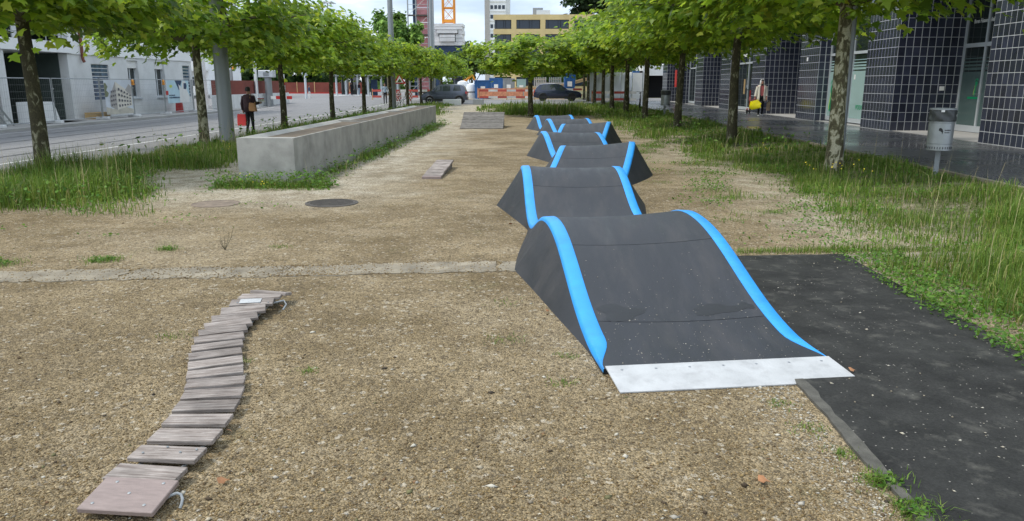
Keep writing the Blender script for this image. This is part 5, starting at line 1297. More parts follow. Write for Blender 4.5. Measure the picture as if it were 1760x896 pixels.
# barrier and posts at the loop
bg = thing('lifting_barrier', 'red and white road barrier beside the grey cabinet pillar', 'barrier', (-20.6, 60, -.15))
for k in range(4): MB().box(.15 + .42*k, .15 + .42*(k + 1) - .004, -.03, .03, .62, .86).build('boom_segment', 'white' if k % 2 == 0 else 'red', bg)
mb = MB(); mb.box(-.1, .1, -.1, .1, 0, .95); mb.build('post', 'zinc', bg)
rp = thing('striped_pole', 'upright red and white pole right behind the third street tree trunk', 'pole', (-19.5, 60.5, -.15))
for k in range(6): mb = MB(); mb.tube([(0, 0, .42*k), (0, 0, .42*k + .42)], .075, 10); mb.build('band', 'white' if k % 2 else ('red' if k else 'white'), rp)
cab = thing('cabinet_pillar', 'stout grey pillar with a boxy metal head beside the barrier', 'pillar', (-21.25, 62, -.16))
mb = MB(); mb.tube([(0, 0, 0), (0, 0, 2.35)], [.30, .27], 18); mb.build('pillar', 'zinc', cab, smooth=True); MB().box(-.65, .55, -.35, .35, 2.3, 2.85).build('head_box', 'frame', cab, bevel=.03); MB().box(-.25, .2, -.37, -.34, 2.42, 2.7).build('panel', 'zinc', cab)
for (x, y, h, r, lab) in ((-21.7, 60.5, 6.5, .14, 'pale blue steel pole behind the walking man'), (-20.6, 57.5, 5.0, .05, 'thin white pole right of the pale blue pole'), (-25.3, 86, 3.2, .14, 'white sign pole beside the person in white trousers')):
    t = thing('pole', lab, 'pole', (x, y, -.2)); mb = MB(); mb.tube([(0, 0, 0), (0, 0, h)], [r, r*.85], 12); mb.build('shaft', 'frame' if r > .1 else 'white', t, smooth=True); MB().box(-r*1.6, r*1.6, -r*1.6, r*1.6, 0, .08).build('base', 'zinc', t)
    if h < 4: MB().box(-.35, .3, -.05, .05, 2.75, 3.05).build('sign_box', 'frame', t)
sgn = thing('signal_post', 'small grey signal box with a yellow lamp above the low wall', 'signal', (-23.4, 60, -.2))
mb = MB(); mb.tube([(0, 0, 0), (0, 0, 3.2)], .05, 8); mb.build('post', 'zinc', sgn); MB().box(-.35, .05, -.12, .12, 2.1, 2.9).build('box', 'zinc', sgn); mb = MB(); mb.lathe([(.02, 2.9), (.14, 2.95), (.14, 3.1), (.03, 3.2)], 12, (.2, 0, 0)); mb.build('lamp', 'orange', sgn)
# tram shelter
ts = thing('tram_shelter', 'glazed tram shelter with a flat grey roof across the street', 'shelter', (-26.8, 105, -.1))
MB().box(-.3, 9.3, -1.2, 1.8, 2.75, 2.95).build('roof', 'zinc', ts)
for x in (.3, 1.6, 3.2, 4.6, 6.4, 8.6): mb = MB(); mb.tube([(x, -.6, 0), (x, -.6, 2.75)], .14, 10); mb.build('column', 'frame', ts)
for x0, x1 in ((.5, 1.5), (1.8, 3.0), (3.4, 4.4), (6.6, 8.4)): MB().box(x0, x1, 1.2, 1.24, .3, 2.6).build('glass_panel', 'glass', ts)
MB().box(4.7, 5.6, .6, .8, .1, 2.3).build('timetable_board', 'b_navy', ts); MB().box(-.4, 9.5, -1.4, 2.0, 0, .18).build('platform', 'rawconc', ts)
MB().box(6.0, 7.6, .8, 1.2, .45, .52).build('bench', 'timber', ts)
# e-scooter
es = thing('kick_scooter', 'red rental kick scooter parked against the tiled wall behind the woman', 'scooter', (10.95, 39.2, .20), R(68))
mb = MB(); mb.bar((-.1, 0, .12), (-.85, 0, .12), .15, .05); mb.build('deck', 'black', es, bevel=.01)
mb = MB(); mb.tube([(.08, 0, .12), (-.06, 0, 1.12)], .03, 8); mb.build('stem', 'red', es, smooth=True)
mb = MB(); mb.tube([(-.06, -.27, 1.16), (-.05, 0, 1.14), (-.06, .27, 1.16)], .018, 8); mb.build('handlebar', 'black', es)
for x in (.12, -.92): mb = MB(); mb.lathe([(.03, -.03), (.09, -.032), (.11, -.02), (.11, .02), (.09, .032), (.03, .03)], 18, (x, 0, .11), 'y'); mb.build('wheel', 'tyre', es, smooth=True)
mb = MB(); mb.tube([(-.80, 0, .22), (-.92, 0, .25), (-1.03, 0, .2)], .03, 6); mb.build('mudguard', 'red', es)
MB().box(-.06, .04, -.05, .05, .62, .80).build('battery', 'rose', es)
# ------------------------------------------------------------ people
def person(label, loc, rz, scale, J, mats, hair=None, group=None):
    """one continuous skinned body; J overrides joints; mats = (skin, top, trousers, shoes)"""
    t = thing('person', label, 'person', loc, rz, group); t.scale = (scale,)*3
    j = dict(pelvis=(0,0,.95), spine=(0,-.01,1.12), chest=(0,-.01,1.32), neck=(0,.0,1.47), jaw=(0,.03,1.54), head=(0,.02,1.63), crown=(0,0,1.72))
    for s, n in ((-1, 'L'), (1, 'R')):
        j.update({n+'sh': (s*.175,0,1.40), n+'el': (s*.24,-.02,1.12), n+'wr': (s*.25,.05,.87), n+'pa': (s*.25,.07,.80), n+'hip': (s*.085,0,.90), n+'kn': (s*.095,.03,.50), n+'an': (s*.10,-.02,.09), n+'he': (s*.10,-.06,.045), n+'to': (s*.115,.15,.035)})
    j.update(J)
    rad = dict(pelvis=(.145,.11), spine=(.125,.095), chest=(.155,.105), neck=(.055,.06), jaw=(.06,.07), head=(.078,.098), crown=(.06,.075))
    for n in 'LR': rad.update({n+'sh': (.065,.065), n+'el': (.045,.045), n+'wr': (.030,.030), n+'pa': (.038,.018), n+'hip': (.098,.098), n+'kn': (.062,.062), n+'an': (.042,.042), n+'he': (.04,.04), n+'to': (.036,.026)})
    E = [('pelvis','spine'),('spine','chest'),('chest','neck'),('neck','jaw'),('jaw','head'),('head','crown')]
    for n in 'LR': E += [('chest',n+'sh'),(n+'sh',n+'el'),(n+'el',n+'wr'),(n+'wr',n+'pa'),('pelvis',n+'hip'),(n+'hip',n+'kn'),(n+'kn',n+'an'),(n+'an',n+'he'),(n+'he',n+'to')]
    # fingers: five unequal bent chains from each palm
    for s, n in ((-1, 'L'), (1, 'R')):
        pa, wr = Vector(j[n+'pa']), Vector(j[n+'wr']); d = (pa - wr).normalized(); sd = Vector((0, 1, 0)); sd = (sd - d*sd.dot(d)).normalized(); cu = d.cross(sd)*s
        for q, (off, ln) in enumerate(((-.030, .062), (-.010, .072), (.010, .076), (.030, .066))):
            a = pa + sd*off + d*.02; b = a + d*ln*.55 - cu*.008; c = b + d*ln*.4 - cu*.024
            j[n+'f%da' % q], j[n+'f%db' % q] = tuple(b), tuple(c); rad[n+'f%da' % q] = (.0095,)*2; rad[n+'f%db' % q] = (.008,)*2; E += [(n+'pa', n+'f%da' % q), (n+'f%da' % q, n+'f%db' % q)]
        a = pa + sd*.045; b = a + d*.035 + sd*.015; j[n+'ta'], j[n+'tb'] = tuple(a), tuple(b); rad[n+'ta'] = (.011,)*2; rad[n+'tb'] = (.009,)*2; E += [(n+'pa', n+'ta'), (n+'ta', n+'tb')]
    names = list(j); ix = {n: i for i, n in enumerate(names)}
    me = bpy.data.meshes.new('tmp'); me.from_pydata([j[n] for n in names], [(ix[a], ix[b]) for a, b in E], [])
    o = bpy.data.objects.new('tmp', me); COL.objects.link(o)
    md = o.modifiers.new('s', 'SKIN'); md.use_smooth_shade = True
    for i, n in enumerate(names): me.skin_vertices[0].data[i].radius = rad[n]; me.skin_vertices[0].data[i].use_root = (n == 'pelvis')
    sb_ = o.modifiers.new('u', 'SUBSURF'); sb_.levels = 2; sb_.render_levels = 2
    dg = bpy.context.evaluated_depsgraph_get(); dg.update(); bm_ = bpy.data.meshes.new_from_object(o.evaluated_get(dg)); bpy.data.objects.remove(o); bm_.name = 'body'
    bm_.materials.clear()
    for m in mats: bm_.materials.append(M[m])
    # cloth regions by the nearest bone
    seg = []
    for a, b in E:
        k = 1
        if a in ('neck', 'jaw', 'head'): k = 0
        elif a[1:] in ('wr', 'pa') or a[1:2] in 'ft' and a[0] in 'LR' and a not in ('Lto', 'Rto'): k = 0
        elif a[1:] in ('hip', 'kn') or b[1:] == 'hip': k = 2
        elif a[1:] in ('an', 'he'): k = 3
        seg.append((np.array(j[a]), np.array(j[b]), k))
    cs = np.empty(len(bm_.polygons)*3); bm_.polygons.foreach_get('center', cs); cs = cs.reshape(-1, 3); best = np.full(len(cs), 9.); mi = np.zeros(len(cs), int)
    for a, b, k in seg:
        ab = b - a; tt = np.clip(((cs - a) @ ab)/(ab @ ab), 0, 1); d = np.linalg.norm(cs - (a + tt[:, None]*ab), axis=1); w = d < best; best[w] = d[w]; mi[w] = k
    mi[(cs[:, 2] > 1.50) & (mi == 1)] = 0
    bm_.polygons.foreach_set('material_index', mi.astype(np.int32)); bm_.polygons.foreach_set('use_smooth', [True]*len(mi))
    link('body', bm_, t)
    h = Vector(j['head'])
    # face: nose, eyes, mouth; ears
    MB().add([(h.x-.014,h.y+.088,h.z-.02),(h.x+.014,h.y+.088,h.z-.02),(h.x,h.y+.122,h.z-.022),(h.x,h.y+.092,h.z+.025)], [(0,1,2),(0,2,3),(1,3,2)]).build('nose', mats[0], t)
    for s in (-1, 1):
        mb = MB(); mb.lathe([(.004,-.006),(.010,-.003),(.010,.003),(.004,.006)], 8, (h.x+s*.032, h.y+.088, h.z+.02), 'y'); mb.build('eye', 'black', t)
        mb = MB(); mb.lathe([(.008,-.01),(.025,-.006),(.025,.006),(.008,.01)], 8, (h.x+s*.08, h.y, h.z), 'x'); mb.build('ear', mats[0], t)
    MB().box(h.x-.025, h.x+.025, h.y+.085, h.y+.092, h.z-.058, h.z-.048).build('mouth', 'rose', t)
    if hair:
        mb = MB(); prof = [(.006,.126),(.04,.122),(.075,.105),(.096,.06),(.102,.01)]; n = 20; V = []
        for r0, z in prof + ([(.105,-.08),(.10,-.20)] if hair == 'long' else [(.098,-.045)]):
            for q in range(n):
                a = 2*math.pi*q/n; f = 1.0
                V.append((h.x + r0*.92*math.cos(a), h.y - .012 + r0*1.12*math.sin(a)*(1 if math.sin(a) < 0 else (.86 if z > .03 else .35)), h.z + z + (.0 if math.sin(a) < 0 else .0)))
        k = len(V)//n; F = [(i*n+q, i*n+(q+1) % n, (i+1)*n+(q+1) % n, (i+1)*n+q) for i in range(k-1) for q in range(n)] + [tuple(range(n))]
        mb.add(V, F); mb.build('hair', 'hair', t, smooth=True)
    return t, j
def rings(t, name, m, secs, n=20, smooth=True, gap=None):
    """a garment as a stack of elliptical rings (cx, cy, z, rx, ry); gap = (from, to) angles left open in front"""
    mb = MB(); V = []
    angs = [2*math.pi*q/n for q in range(n)] if not gap else [R(gap[1]) + (R(gap[0]) + 2*math.pi - R(gap[1]))*q/(n-1) for q in range(n)]
    for cx, cy, z, rx, ry in secs:
        for k, a in enumerate(angs): V.append((cx + rx*math.cos(a)*(1 + .03*math.sin(5*a)), cy + ry*math.sin(a), z + .008*math.sin(4*a)))
    m_ = n if not gap else n - 1
    F = [(i*n+q, i*n+(q+1) % n, (i+1)*n+(q+1) % n, (i+1)*n+q) for i in range(len(secs)-1) for q in range(m_)]
    mb.add(V, F); o = mb.build(name, m, t, smooth=smooth); sm = o.modifiers.new('t', 'SOLIDIFY'); sm.thickness = .012; return o
def bag(t_label, cat, loc, rz, w, d, h, m, handle, name='shopping_bag', taper=.9, stripe=None, jit=.012):
    b = thing(name, t_label, cat, loc, rz)
    n = 5; mb = MB(); V = []; rb = random.Random(int(w*1000))
    for k in range(n):
        z = h*k/(n-1); f = 1 - (1 - taper)*abs(z/h - .35)
        for (x, y) in ((-1,-1),(0,-1.15),(1,-1),(1.06,0),(1,1),(0,1.15),(-1,1),(-1.06,0)): V.append((x*w/2*f + rb.uniform(-jit, jit), y*d/2*f*(1.2 - .5*z/h) + rb.uniform(-jit, jit), z + rb.uniform(-.01, .01)*(0 < k)))
    F = [(i*8+q, i*8+(q+1) % 8, (i+1)*8+(q+1) % 8, (i+1)*8+q) for i in range(n-1) for q in range(8)] + [tuple(reversed(range(8)))]
    mb.add(V, F); body = mb.build('body', m, b, smooth=True)
    for y in (-d*.2, d*.2): mb = MB(); mb.tube([(-w*.2, y, h*.97), (-w*.15, y*.5, h + handle*.7), (0, 0, h + handle), (w*.15, y*.5, h + handle*.7), (w*.2, y, h*.97)], .010, 6); mb.build('handle', stripe or m, b, smooth=True)
    return b, body
# walking woman with the yellow bag (faces the camera)
wl_ = (10.45, 35.6, .19)
J = dict(Lel=(-.23,-.03,1.13), Lwr=(-.24,.05,.90), Lpa=(-.24,.07,.83), Rel=(.25,-.01,1.12), Rwr=(.30,.06,.88), Rpa=(.31,.08,.81), Rkn=(.10,.09,.50), Ran=(.10,.10,.09), Rhe=(.10,.06,.045), Rto=(.11,.27,.035), Lkn=(-.09,.0,.50), Lan=(-.09,-.12,.12), Lhe=(-.09,-.17,.075), Lto=(-.11,.02,.035), head=(0,.03,1.62))
wm, jj = person('woman in a cream hooded jacket and black trousers walking on the wet pavement', wl_, R(172), .945, J, ('skin', 'rose', 'blackcloth', 'white'), 'long')
rings(wm, 'jacket', 'cream', [(0,-.01,1.485,.10,.085),(0,-.01,1.455,.20,.125),(0,-.01,1.25,.205,.15),(0,-.01,1.05,.19,.15),(0,-.01,.86,.215,.165),(0,-.01,.72,.225,.17)], 22, gap=(62, 118))
for s, e, w_ in ((-1, 'Lel', 'Lwr'), (1, 'Rel', 'Rwr')):
    a, b, c = Vector((s*.175, 0, 1.40)), Vector(jj[e]), Vector(jj[w_]); mb = MB(); mb.tube([a, (a+b)/2, b, b.lerp(c, .75)], [.088, .075, .066, .058], 12); mb.build('sleeve', 'cream', wm, smooth=True)
rings(wm, 'hood', 'white', [(0,-.03,1.47,.115,.10),(0,-.02,1.55,.115,.125),(0,-.01,1.64,.112,.135),(0,-.01,1.72,.085,.10),(0,-.01,1.755,.03,.04)], 18, gap=(52, 128))
bag('crumpled bright yellow shopping bag carried by the woman', 'bag', (10.45 + .235*.945*.99 - .37 - .09, 35.49, .19 + .34), R(165), .50, .22, .38, 'yellowbag', .075, stripe='red', jit=.045, taper=.45)[0].rotation_euler = (0, R(14), R(165))
bag('grey brown bag hanging from the other hand of the woman', 'bag', (10.45 + .30*.945*-1 + .60, 35.50, .19 + .26), R(172), .15, .06, .40, 'soil', .07, name='hand_bag')
# man seen from behind at the street edge
mx, my = -10.45, 28.2; mz = zv(mx, my) + .012
J = dict(Lel=(-.245,-.04,1.13), Lwr=(-.27,.02,.89), Lpa=(-.275,.03,.82), Rel=(.24,.05,1.14), Rwr=(.25,.30,1.16), Rpa=(.25,.37,1.17), Rkn=(.08,.06,.50), Ran=(.06,.10,.09), Rhe=(.06,.06,.045), Rto=(.07,.27,.035), Lkn=(-.07,.02,.50), Lan=(-.06,-.15,.13), Lhe=(-.06,-.20,.09), Lto=(-.07,-.02,.035))
mn, jj = person('man in dark jacket and black trousers walking away along the street', (mx, my, mz), R(-12), 1.0, J, ('skin', 'darkcloth', 'blackcloth', 'black'), 'short')
rings(mn, 'jacket', 'darkcloth', [(0,-.005,1.47,.08,.085),(0,-.01,1.41,.205,.125),(0,-.01,1.25,.20,.15),(0,-.01,1.05,.19,.155),(0,-.01,.84,.205,.16)], 22)
for s, e, w_ in ((-1, 'Lel', 'Lwr'), (1, 'Rel', 'Rwr')):
    a, b, c = Vector((s*.175, 0, 1.40)), Vector(jj[e]), Vector(jj[w_]); mb = MB(); mb.tube([a, (a+b)/2, b, b.lerp(c, .85)], [.088, .075, .064, .052], 12); mb.build('sleeve', 'darkcloth', mn, smooth=True)
bag('red shopping bag with white print in the left hand of the man', 'bag', (mx - .31, my + .08, mz + .34), R(-12), .36, .13, .42, 'red', .07, stripe='white')
bs = thing('shoulder_bag', 'tan shoulder bag hanging on the right side of the man', 'bag', (mx + .17, my - .14, mz + .88), R(-12))
mb = MB(); mb.add([(-.15,-.05,.0),(.19,-.05,-.02),(.13,-.05,.28),(-.09,-.05,.30),(-.15,.05,.0),(.19,.05,-.02),(.13,.05,.28),(-.09,.05,.30)], [(0,1,2,3),(7,6,5,4),(0,4,5,1),(1,5,6,2),(2,6,7,3),(3,7,4,0)]); mb.build('body', 'tan', bs, bevel=.015)
mb = MB(); mb.tube([(-.07, 0, .29), (-.06, .0, .50), (-.10, .10, .62), (-.04, .24, .56), (.05, .2, .35), (.10, .0, .28)], .014, 6); mb.build('strap', 'tan', bs)
tb = thing('food_tray', 'small white and red food box held out by the man', 'box', (mx + .33, my + .38, mz + 1.19), R(-12))
MB().box(-.13, .13, -.09, .09, 0, .025).build('tray', 'white', tb); MB().box(-.09, .09, -.06, .06, .025, .11).build('carton', 'white', tb); MB().box(-.095, .095, -.065, .065, .105, .14).build('lid', 'red', tb)
# far figures
person('distant person in dark jacket and white trousers by the sign pole', (-25.2 - .6, 89, -.1), R(-95), .92, dict(), ('skin', 'b_navy', 'white', 'black'), 'short')
person('distant person in black standing inside the tram shelter', (-24.5, 104.6, .08), R(20), 1.0, dict(), ('skin', 'blackcloth', 'blackcloth', 'black'), 'short')
person('distant person in pale jeans at the tram shelter column', (-23.4, 104.2, .08), R(60), 1.0, dict(), ('skin', 'darkcloth', 'jeans', 'white'), 'short')
person('distant person in pale blue top near the red warning signs', (-12.6, 66.0, zv(-12.6, 66) + .01), R(180), 1.0, dict(), ('skin', 'jeans', 'blackcloth', 'black'), 'short')
# ------------------------------------------------------------ cars
def car(label, loc, rz, paint, L, H, W, prof, beltf, wb, wr, cladding='black', name='parked_car'):
    """prof: side outline stations (x, z_low, z_belt, z_top); x=0 tail, 1 nose"""
    t = thing(name, label, 'car', loc, rz); hw = W/2
    V = []; n = 10
    for (x, zl, zb, zt) in prof:
        end = 1 - .10*max(0, abs(x - .5)*2 - .75)/.25
        w0 = hw*end; tum = hw*(.99 if zt - zb < .12 else .78)*end
        pts = [(-w0*.93, zl), (-w0, zl + .16), (-w0, zb - .10), (-w0*.965, zb), (-tum, zt - .03), (-tum*.7, zt), (tum*.7, zt), (tum, zt - .03), (w0*.965, zb), (w0, zb - .10), (w0, zl + .16), (w0*.93, zl)]
        for y, z in pts: V.append((x*L, y, z))
    n = 12; k = len(prof); F = [(i*n+q, i*n+(q+1) % n, (i+1)*n+(q+1) % n, (i+1)*n+q) for i in range(k-1) for q in range(n)] + [tuple(reversed(range(n))), tuple(range((k-1)*n, k*n))]
    body = MB().add(V, F).build('body', paint, t, smooth=True)
    # side glass between the belt and the roof, a few mm proud
    P = {x: (zb, zt) for x, zl, zb, zt in prof}; xs = sorted(x for x in P if beltf[0] <= x <= beltf[1])
    def interp(x, i): 
        a = max([q for q in P if q <= x]); b = min([q for q in P if q >= x]); f = 0 if a == b else (x-a)/(b-a); return P[a][i]*(1-f) + P[b][i]*f
    for s in (-1, 1):
        for (a, b, lean0, lean1) in beltf[2]:
            pts = []
            for (x, v) in ((a, .08), (b, .08), (b + lean1, .86), (a + lean0, .86)):
                zb, zt = interp(x, 0), interp(x, 1); z = zb + (zt - .03 - zb)*v; y = hw*(.965 + (.78 - .965)*v) + .008; pts.append((x*L, s*y, z))
            MB().add(pts + [(p[0], p[1] - s*.02, p[2]) for p in pts], [(0,1,2,3),(7,6,5,4),(0,4,5,1),(1,5,6,2),(2,6,7,3),(3,7,4,0)]).build('side_window', 'carglass', t)
    for nm, (xa, xb) in (('rear_window', beltf[3]), ('windscreen', beltf[4])):
        za0, za1 = interp(xa, 0) + .03, interp(xb, 1) - .03
        if nm == 'windscreen': pts = [(xa*L, -hw*.80, interp(xa, 1) + .01), (xa*L, hw*.80, interp(xa, 1) + .01), (xb*L, hw*.68, interp(xb, 1) + .012), (xb*L, -hw*.68, interp(xb, 1) + .012)]
        else: pts = [(xa*L - .012, -hw*.76, za0), (xa*L - .012, hw*.76, za0), (xb*L - .012, hw*.68, za1), (xb*L - .012, -hw*.68, za1)]
        MB().add(pts + [(p[0], p[1], p[2] - .02) for p in pts], [(0,1,2,3),(7,6,5,4),(0,4,5,1),(1,5,6,2),(2,6,7,3),(3,7,4,0)]).build(nm, 'carglass', t)
    for x in wb:
        for s in (-1, 1):
            w = MB().lathe([(wr*.62, -.10), (wr*.93, -.11), (wr, -.08), (wr, .08), (wr*.93, .11), (wr*.62, .10)], 28, (x*L, s*(hw - .10), wr), 'y').build('wheel', 'tyre', t, smooth=True)
            MB().lathe([(.03, s*.112 if s > 0 else s*.112), (wr*.30, s*.10), (wr*.62, s*.113), (wr*.66, s*.104)], 20, (x*L, s*(hw - .10), wr), 'y').build('rim', 'steel', w, smooth=True)
            m = MB(); pts = []
            for q in range(15):
                a = math.pi*q/14; pts.append((x*L + (wr + .055)*math.cos(a), s*(hw + .004), wr + (wr + .055)*math.sin(a)))
            m.tube(pts, .035, 6); m.build('wheel_arch', cladding, t, smooth=True)
            MB().lathe([(wr + .04, -.02), (wr + .04, .012)], 24, (x*L, s*(hw - .005), wr + .01), 'y').build('arch_shadow_gap', 'tyre', w)
    for s in (-1, 1):
        MB().box(.10*L, .90*L, s*hw - .02, s*hw + .012, prof[3][1] + .02, prof[3][1] + .17).build('sill', cladding, t)
        MB().box(.965*L - .12, .985*L, s*hw*.62 - .17, s*hw*.62 + .17, .72, .86).build('headlight', 'white', t, bevel=.02)
        MB().box(-.01, .10, s*hw*.80 - .13, s*hw*.80 + .13, .82, 1.0).build('tail_light', 'red', t, bevel=.02)
        mb = MB(); mb.box(beltf[1]*L - .22, beltf[1]*L - .02, s*(hw + .02), s*(hw + .20), interp(beltf[1] - .05, 0) + .0, interp(beltf[1] - .05, 0) + .15); mb.build('mirror', paint, t, bevel=.02)
        for hx in (.40, .60): MB().box(hx*L - .1, hx*L + .08, s*hw - .005, s*hw + .022, .84, .87).build('door_handle', paint, t)
        for hx in (.31, .47, .655): MB().box(hx*L - .005, hx*L + .005, s*hw - .004, s*hw + .0015, .38, .88).build('door_gap', 'black', t)
    MB().box(-.03, .02, -hw*.85, hw*.85, .32, .55).build('bumper', cladding, t, bevel=.02); MB().box(L*.985, L + .02, -hw*.85, hw*.85, .28, .55).build('bumper', cladding, t, bevel=.02)
    MB().box(-.045, -.028, -.26, .26, .62, .73).build('number_plate', 'white', t)
    return t
SUV = [(0.0,.40,.78,.80),(.02,.34,.98,1.02),(.06,.30,1.02,1.30),(.12,.28,1.03,1.56),(.20,.24,1.02,1.63),(.40,.24,.99,1.65),(.53,.24,.97,1.62),(.60,.24,.96,1.46),(.70,.24,.95,1.08),(.78,.26,.92,1.03),(.90,.28,.86,.97),(.97,.32,.78,.86),(1.0,.40,.66,.70)]
car('dark blue sport utility car parked side on behind the grass at the far end', (.15, 75.2, zv(1, 75) + .02), 0, 'carblue', 4.55, 1.64, 1.84, SUV, (.12, .70, [(.14,.27,.03,-.005),(.28,.455,.0,.0),(.47,.66,.0,-.085)], (.03, .115), (.71, .575)), (.19, .80), .345)
HAT = [(0.0,.40,.80,.82),(.02,.34,1.0,1.04),(.05,.30,1.03,1.34),(.10,.26,1.03,1.54),(.25,.22,1.02,1.60),(.45,.22,1.0,1.60),(.60,.22,.98,1.56),(.68,.22,.97,1.40),(.77,.22,.95,1.06),(.85,.24,.92,1.02),(.95,.30,.84,.93),(1.0,.38,.68,.74)]
car('slate grey small hatchback parked behind the seventh street tree', (-5.35, 63.8, zv(-6, 63.8) + .02), R(180), 'cargrey', 3.7, 1.6, 1.70, HAT, (.10, .77, [(.12,.30,.03,-.03),(.36,.53,.0,.0),(.55,.73,.0,-.085)], (.025, .09), (.78, .665)), (.17, .82), .31)
for x, y, w, lab in ((-4.35, 62.2, .85, 'small dark concrete block at the far end left of the ramp'), (-6.3, 60.6, 1.4, 'long low concrete block in front of the slate grey hatchback')):
    tag(MB().box(-w/2, w/2, -.3, .3, 0, .45).build('concrete_block', 'rawconc' if w > 1 else 'zinc', loc=(x, y, zv(x, y)), bevel=.02), lab, 'block')

# ------------------------------------------------------------ construction site across the far end
def barrier_line(label, x0, x1, y, zs, group):
    t = thing('plank_barrier', label, 'barrier', (x0, y, zv(x0, y)), 0, group); n = max(2, round((x1 - x0)/.95)); s = (x1 - x0)/n
    for z in zs:
        for k in range(n): MB().box(k*s, (k+1)*s - .004, -.02, .02, z, z + .21).build('plank_segment', 'sitered' if k % 2 == 0 else 'sitewhite', t)
    for k in range(0, n + 1, 3): mb = MB(); mb.box(k*s - .04, k*s + .04, .025, .085, 0, zs[-1] + .3); mb.build('post', 'timber', t)
BG = 'red and white plank barriers around the site'
barrier_line('red and white plank barrier left of the slate grey hatchback', -16.5, -8.9, 79.5, (.25, .85), BG)
barrier_line('red and white plank barrier between the two parked cars', -5.4, 0.2, 79.0, (.20, .86), BG)
barrier_line('red and white plank barrier behind the dark blue car', .6, 5.3, 83.0, (.3, .95), BG)
barrier_line('red and white plank barrier before the white tarpaulin wall', 5.4, 9.4, 70.2, (.15, .75), BG)
# orange band screens behind
for x0, x1, lab in ((-6, -1.0, 'orange mesh screen behind the plank barrier between the cars'), (-.9, 4.6, 'orange mesh screen behind the dark blue car')):
    t = thing('mesh_screen', lab, 'screen', (x0, 84.6, 0), 0, 'orange site screens'); M['orangemesh'] = mat('orange_mesh', (.62, .27, .16), .8, var=.35, scale=3)
    MB().box(0, x1 - x0, -.01, .01, .15, 1.15).build('mesh', 'orangemesh', t)
    for k in range(4): mb = MB(); mb.tube([((x1-x0)*k/3, .03, 0), ((x1-x0)*k/3, .03, 1.3)], .025, 6); mb.build('post', 'steel', t)
# white tarpaulin wall
tp = thing('tarpaulin_wall', 'tall white tarpaulin covered site wall right of the dark blue car', 'tarpaulin', (5.2, 73.6, 0.05))
for k in range(4):
    m = MB(); V = []; rk = random.Random(k)
    for i in range(7):
        for j in range(7): V.append((k*1.05 + i*1.04/6, .10*math.sin(j*1.3 + k)*math.sin(i*1.1) + rk.uniform(-.03, .03), j*2.65/6))
    m.add(V, [(j + i*7, j + 1 + i*7, j + 1 + (i+1)*7, j + (i+1)*7) for i in range(6) for j in range(6)]); o = m.build('tarp', 'tarp', tp, smooth=True); sm = o.modifiers.new('t', 'SOLIDIFY'); sm.thickness = .01
for k in range(5): mb = MB(); mb.tube([(k*1.05, .15, -.1), (k*1.05, .15, 2.75)], .03, 8); mb.build('post', 'steel', tp)
tp2 = thing('tarpaulin_wall', 'plain white end panel of the site wall beside the hedge', 'tarpaulin', (9.5, 73.9, .05)); MB().box(0, .9, 0, .08, 0, 2.6).build('panel', 'white', tp2); MB().box(.9, 1.0, 0, .1, 0, 2.7).build('post', 'steel', tp2)
# skips, cabins, stacks
def skip(label, x, y, w, h, m):
    t = thing('waste_container', label, 'container', (x, y, 0), 0, 'containers on the site')
    MB().prism([(-w*.5, 0), (w*.5, 0), (w*.56, h), (-w*.56, h)], -.7, .7, 'xz').build('body', m, t); MB().box(-w*.58, w*.58, -.76, .76, h, h + .08).build('rim', m, t)
    for k in range(3): MB().box(-w*.35 + w*.35*k - .04, -w*.35 + w*.35*k + .04, -.76, -.69, .1, h).build('rib', m, t)
    MB().box(-.25, .25, -.765, -.755, h*.5, h*.7).build('label_plate', 'white', t)
skip('blue waste container with a dark right side beyond the barrier', -5.5, 87, 1.7, 1.95, 'bluebin'); skip('bright blue rounded container right of the first blue one', -4.45, 96, 1.5, 2.25, 'bluebin')
skip('grey container with a dark hatch in the middle of the site', -2.9, 96, 1.3, 2.2, 'zinc'); skip('pale green tank container left of the mid square tree trunk', -1.35, 96, 1.0, 2.1, 'frost')
skip('dark blue cabin behind the white tarpaulin wall', 4.1, 86, 1.1, 2.7, 'bluebin')
def boards(label, x, y, n, L, rz, tilt=0, z0=0, m='timber'):
    t = thing('timber_stack', label, 'timber', (x, y, z0), rz, 'timber stacks on the site')
    for k in range(n): MB().box(0, L, -.3 + .3*(k % 3), -.02 + .3*(k % 3), .12*(k//3) + .01, .12*(k//3) + .11).build('beam', m, t, rot=(0, tilt, 0))
boards('slanted fresh timber beams behind the bonnet of the dark blue car', 1.9, 88, 9, 4.4, 0, R(-14), .9)
boards('stack of pale timber left of the dark blue car', -1.9, 86, 9, 2.4, 0, 0, .9); boards('stack of timber behind the barrier between the cars', -5.2, 85.5, 6, 3.0, 0, 0, .1)
boards('low stack of grey boards behind the dark blue car', .5, 90, 12, 3.2, 0, 0, 1.3, 'b_shade')
for x, lab in ((0.2, 'pallet fence panel above the dark blue car roof'), (2.0, 'grey mesh gate panel behind the windscreen of the dark blue car')):
    t = thing('slat_fence', lab, 'panel', (x, 93, .1), 0, 'panels on the site')
    for k in range(7): MB().box(.22*k, .22*k + .13, -.02, .02, .2, 2.3).build('slat', 'b_shade' if x < 1 else 'steel', t)
    for z in (.4, 2.0): MB().box(0, 1.45, .025, .06, z, z + .1).build('rail', 'timber', t)
ex = thing('excavator', 'small yellow excavator behind the slate grey hatchback', 'excavator', (-9.2, 92, 0), R(20))
